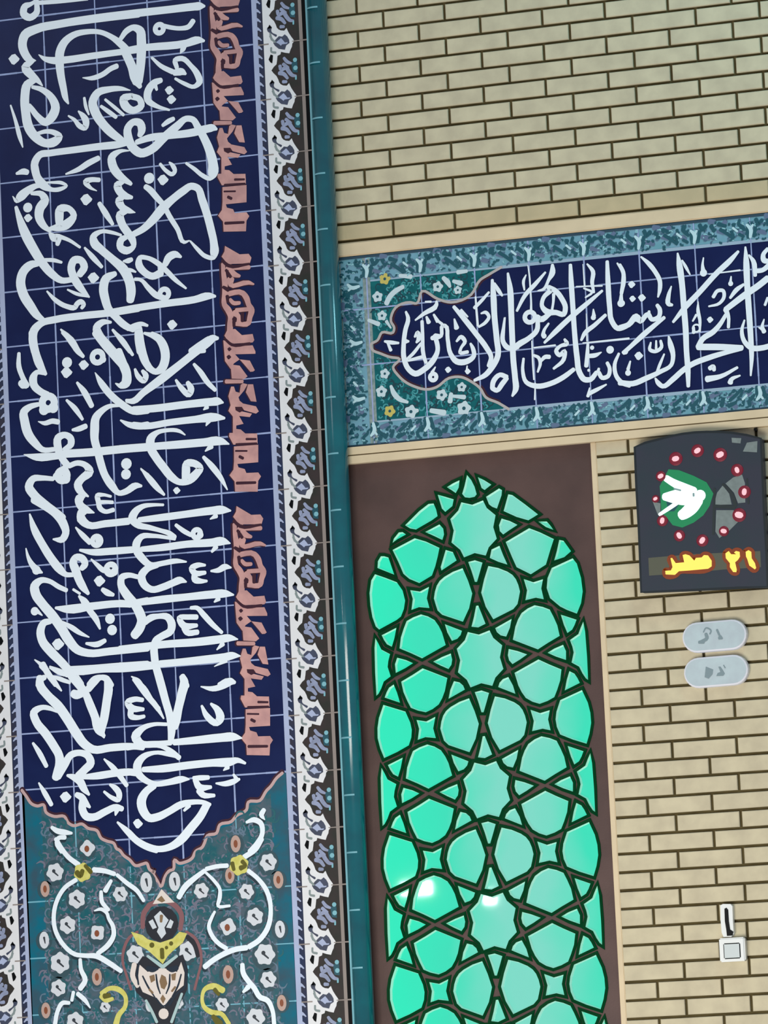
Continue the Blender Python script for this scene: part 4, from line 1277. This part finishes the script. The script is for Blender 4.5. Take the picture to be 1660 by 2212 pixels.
GRY = mat('grey_segment', (118, 130, 128), 0.5, var=0.08, scale=60)
SG_ = [c6('''p1005,865 1030,770 1100,680 1180,780 1212,915 1005,920
p1135,655 1230,580 1340,545 1375,650 1380,890 1290,900 1240,770
p1020,985 1235,985 1290,1130 1190,1230 1060,1330 1010,1250
p235,880 330,900 330,1000 300,1050
p1210,90 1330,95 1320,160 1215,150
p1400,150 1530,130 1525,270 1350,260''', GRY, 'unlit_segment_pattern', YC-0.0008)]
SG_.append(c6('''1100,665,28 1180,740,35 1230,830,45 1260,930,40
1000,935,40 1250,950,40
1000,720,30 990,1100,30 985,1280,30
1400,600,22 1420,900,22''', mat('segment_gap', (26, 40, 42), 0.5), 'segment_joint', YC-0.0010))
fuse('unlit_segment_pattern', SG_)
c6('p430,480 560,490 740,560 900,640 985,780 940,930 860,1050 740,1140 600,1200 480,1170 420,1090 340,1010 330,800 320,690', mat('green_led_halo', (4, 128, 78), 0.5, emit=0.8), 'green_glow_field', YC-0.0009)  # halo of the lit hand, drawn as a glowing green patch
c6('''p400,870 570,900 500,1000 430,1000''', mat('teal_led_ground', (0, 84, 92), 0.5, emit=0.5), 'teal_field', YC-0.0011)
c6('''400,590,80 480,640,90 600,700,110 740,760,120
380,820,90 480,820,150 600,820,200 760,830,170
c820,805,140
800,860,130 720,950,160 640,1020,140 590,1050,120
320,1040,40 440,960,50 560,880,50''', mat('white_led', (228, 255, 250), 0.5, emit=1.15), 'white_hand_light', YC-0.0016)
c6('''740,780,24 742,810,24
500,720,20 580,740,20''', mat('hand_gap', (130, 160, 160), 0.5), 'hand_joint', YC-0.0019)
dots = [(520, 350), (790, 250), (1070, 300), (1280, 490), (1370, 760), (1305, 1045), (1115, 1245), (850, 1360), (565, 1300), (355, 1115), (270, 845), (335, 565)]
MAG = mat('red_led_halo', (132, 14, 44), 0.5, emit=0.5); PIN = mat('pink_led', (255, 178, 186), 0.5, emit=1.1)  # MAG: red halo of each lit core, built as a glowing ring
random.seed(3)
kk = 0.00157/5.724
for i, (x, y) in enumerate(dots):
    c = at(1370+x/5.724, 930+y/5.724, YC)
    bm = bmesh.new(); r = (84, 78, 84, 76, 78, 84, 62, 74, 70, 68, 46, 62)[i]*kk
    ring1 = [bm.verts.new((p[0], YC-0.0012, p[1])) for p in disc(c, r, 20)]; ring2 = [bm.verts.new((p[0], YC-0.004, p[1])) for p in disc(c, r*.8, 20)]
    for k in range(20): bm.faces.new((ring1[k-1], ring1[k], ring2[k], ring2[k-1]))
    bm.faces.new(ring2); bmesh.ops.recalc_face_normals(bm, faces=bm.faces[:])
    if sum(f.normal.y for f in bm.faces) > 0: bmesh.ops.reverse_faces(bm, faces=bm.faces[:])
    d_ = obj('indicator_light', bm, MAG, sg)
    bm = bmesh.new(); s = random.uniform(.40, .5); face(bm, rosette(c, r*s*1.1, 2, .2, random.uniform(0, 6)), YC-0.0045)
    obj('lit_core', bm, PIN, d_)
TX = '''p390,1735 460,1730 480,1690 455,1580 475,1575 520,1640 625,1630 605,1540 640,1530 690,1545 750,1610 770,1575 840,1570 870,1540 920,1545 965,1610 965,1680 920,1710 700,1730 560,1740 510,1785 395,1780
p1135,1520 1175,1490 1205,1530 1270,1530 1240,1510 1265,1490 1310,1500 1315,1560 1290,1600 1255,1630 1275,1720 1270,1752 1230,1750 1190,1690 1190,1640 1140,1580
p1385,1500 1420,1480 1455,1500 1460,1580 1500,1640 1515,1700 1500,1718 1430,1670 1405,1590 1390,1560'''
T6 = parse((*K6, TX), YC)
bm = bmesh.new()
for t, P in T6: ribbon(bm, [(x, z, 0.022) for x, z in P+P[:1]], YC-0.0010)
obj('orange_text_glow', bm, mat('orange_led_halo', (150, 62, 4), 0.5, emit=0.45), sg)  # halo of the amber text, drawn as a wide glowing stroke
for nm, q in zip(('month_word', 'digit', 'digit'), T6): layer(nm, [q], mat('amber_led', (255, 214, 92), 0.5, emit=1.1), YC-0.0018, sg)

# ================================================================== oval plates
K7 = (1450, 1310, 7.905)
PL = mat('grey_plastic', (178, 192, 198), 0.35, scale=20, rgb2=(186, 204, 208), spec=0.5); PLR = mat('pale_plastic_rim', (222, 224, 232), 0.3, spec=0.5); MK = mat('grey_print', (122, 142, 148), 0.5)
def capsule(c, hw, hh, ang, n=12):
    P = []
    r = hh
    for s in (1, -1):
        for k in range(n+1):
            a = math.pi*k/n - math.pi/2
            P.append((s*(hw-r)+s*r*math.cos(a), s*r*math.sin(a)))
    return [(c[0]+x*math.cos(ang)-z*math.sin(ang), c[1]+x*math.sin(ang)+z*math.cos(ang)) for x, z in P]
def plate(cx_, cy_, label, marks):
    YP = -0.022
    c = at(K7[0]+cx_/K7[2], K7[1]+cy_/K7[2], YP); g = 'oval plates on the brick wall'
    t = tag(empty('oval_plate', (c[0], 0.0, c[1]-0.05)), label, 'plate', None)
    hw, hh, an = 0.1095, 0.0505, 0.008
    bm = bmesh.new()
    R = [capsule(c, hw*s, hh*s2, an) for s, s2 in ((1, 1), (1, 1), (0.985, 0.965), (0.94, 0.87))]
    Ys = [0.0, -0.014, -0.021, -0.0235]
    vs = [[bm.verts.new((x, y, z)) for x, z in P] for P, y in zip(R, Ys)]
    for a, b_ in zip(vs, vs[1:]):
        for i in range(len(a)): bm.faces.new((a[i-1], a[i], b_[i], b_[i-1]))
    bmesh.ops.recalc_face_normals(bm, faces=bm.faces[:])
    obj('rim', bm, PLR, t)
    bm = bmesh.new(); face(bm, capsule(c, hw*.94, hh*.87, an), -0.0234); obj('face', bm, PL, t)
    layer('printed_marking', parse((*K7, marks), YP), MK, -0.0245, t)
plate(742, 505, 'upper of two grey oval plastic plates on the brick wall below the sign', '''600,470,50 620,540,60 500,610,45
560,440,20 600,370,22 690,420,24 670,470,26
790,400,34 830,490,34
840,530,80 880,550,30
485,612,50 565,612,50''')
plate(768, 1108, 'lower of two grey oval plastic plates on the brick wall below the sign', '''p600,1030 725,1080 715,1160 650,1235 580,1210
p780,1190 800,1140 850,1120 815,1030 850,1030 890,1090 925,1150 900,1185
900,1000,14 930,1050,18''')

# ================================================================== switch, cable holder, nail
K8 = (1240, 1540, 3.29)
def c8(x, y, Y): return at(K8[0]+x/K8[2], K8[1]+y/K8[2], Y)
a = c8(1040, 1772, -0.03); b_ = c8(1212, 1592, -0.03)
sw = tag(empty('wall_switch', ((a[0]+b_[0])/2, 0.0, a[1])), 'small square white plastic switch box on the brick wall at lower right', 'switch')
SWM = mat('switch_white', (222, 226, 224), 0.35, spec=0.5)
solid_box('box_body', SWM, sw, a[0], b_[0], -0.03, 0.0, a[1], b_[1], 0.004)
mx = (a[0]+b_[0])/2; mz = (a[1]+b_[1])/2; h = (b_[0]-a[0])*0.33
solid_box('rocker', mat('switch_grey', (190, 200, 200), 0.35, spec=0.5), sw, mx-h, mx+h, -0.034, -0.028, mz-h*1.05, mz+h*.75, 0.003)
hd = tag(empty('cable_holder', (c8(1090, 1580, -0.02)[0], 0.0, c8(1090, 1580, -0.02)[1])), 'narrow white upright holder with a black slot just above the switch box', 'holder')
P = [c8(x, y, -0.02) for x, y in ((1043, 1368), (1060, 1358), (1115, 1358), (1128, 1375), (1132, 1480), (1138, 1570), (1120, 1592), (1065, 1592), (1052, 1560), (1045, 1480))]
bm = bmesh.new(); slab(bm, P, -0.02, 0.0); obj('sleeve', bm, SWM, hd)
bm = bmesh.new(); slab(bm, [c8(x, y, -0.022) for x, y in ((1072, 1392), (1085, 1385), (1098, 1400), (1103, 1480), (1112, 1540), (1135, 1555), (1130, 1582), (1090, 1585), (1085, 1540), (1075, 1480))], -0.0225, -0.0195)
obj('black_slot', bm, INK, hd)
c = at(1633, 928, -0.012)
bm = bmesh.new(); bmesh.ops.create_cone(bm, cap_ends=True, segments=12, radius1=0.0055, radius2=0.0045, depth=0.028, matrix=Matrix.Translation((c[0], -0.004, c[1])) @ Matrix.Rotation(math.pi/2, 4, 'X'))
tag(obj('nail', bm, INK), 'small dark nail in the cream ledge above the right corner of the sign', 'nail')
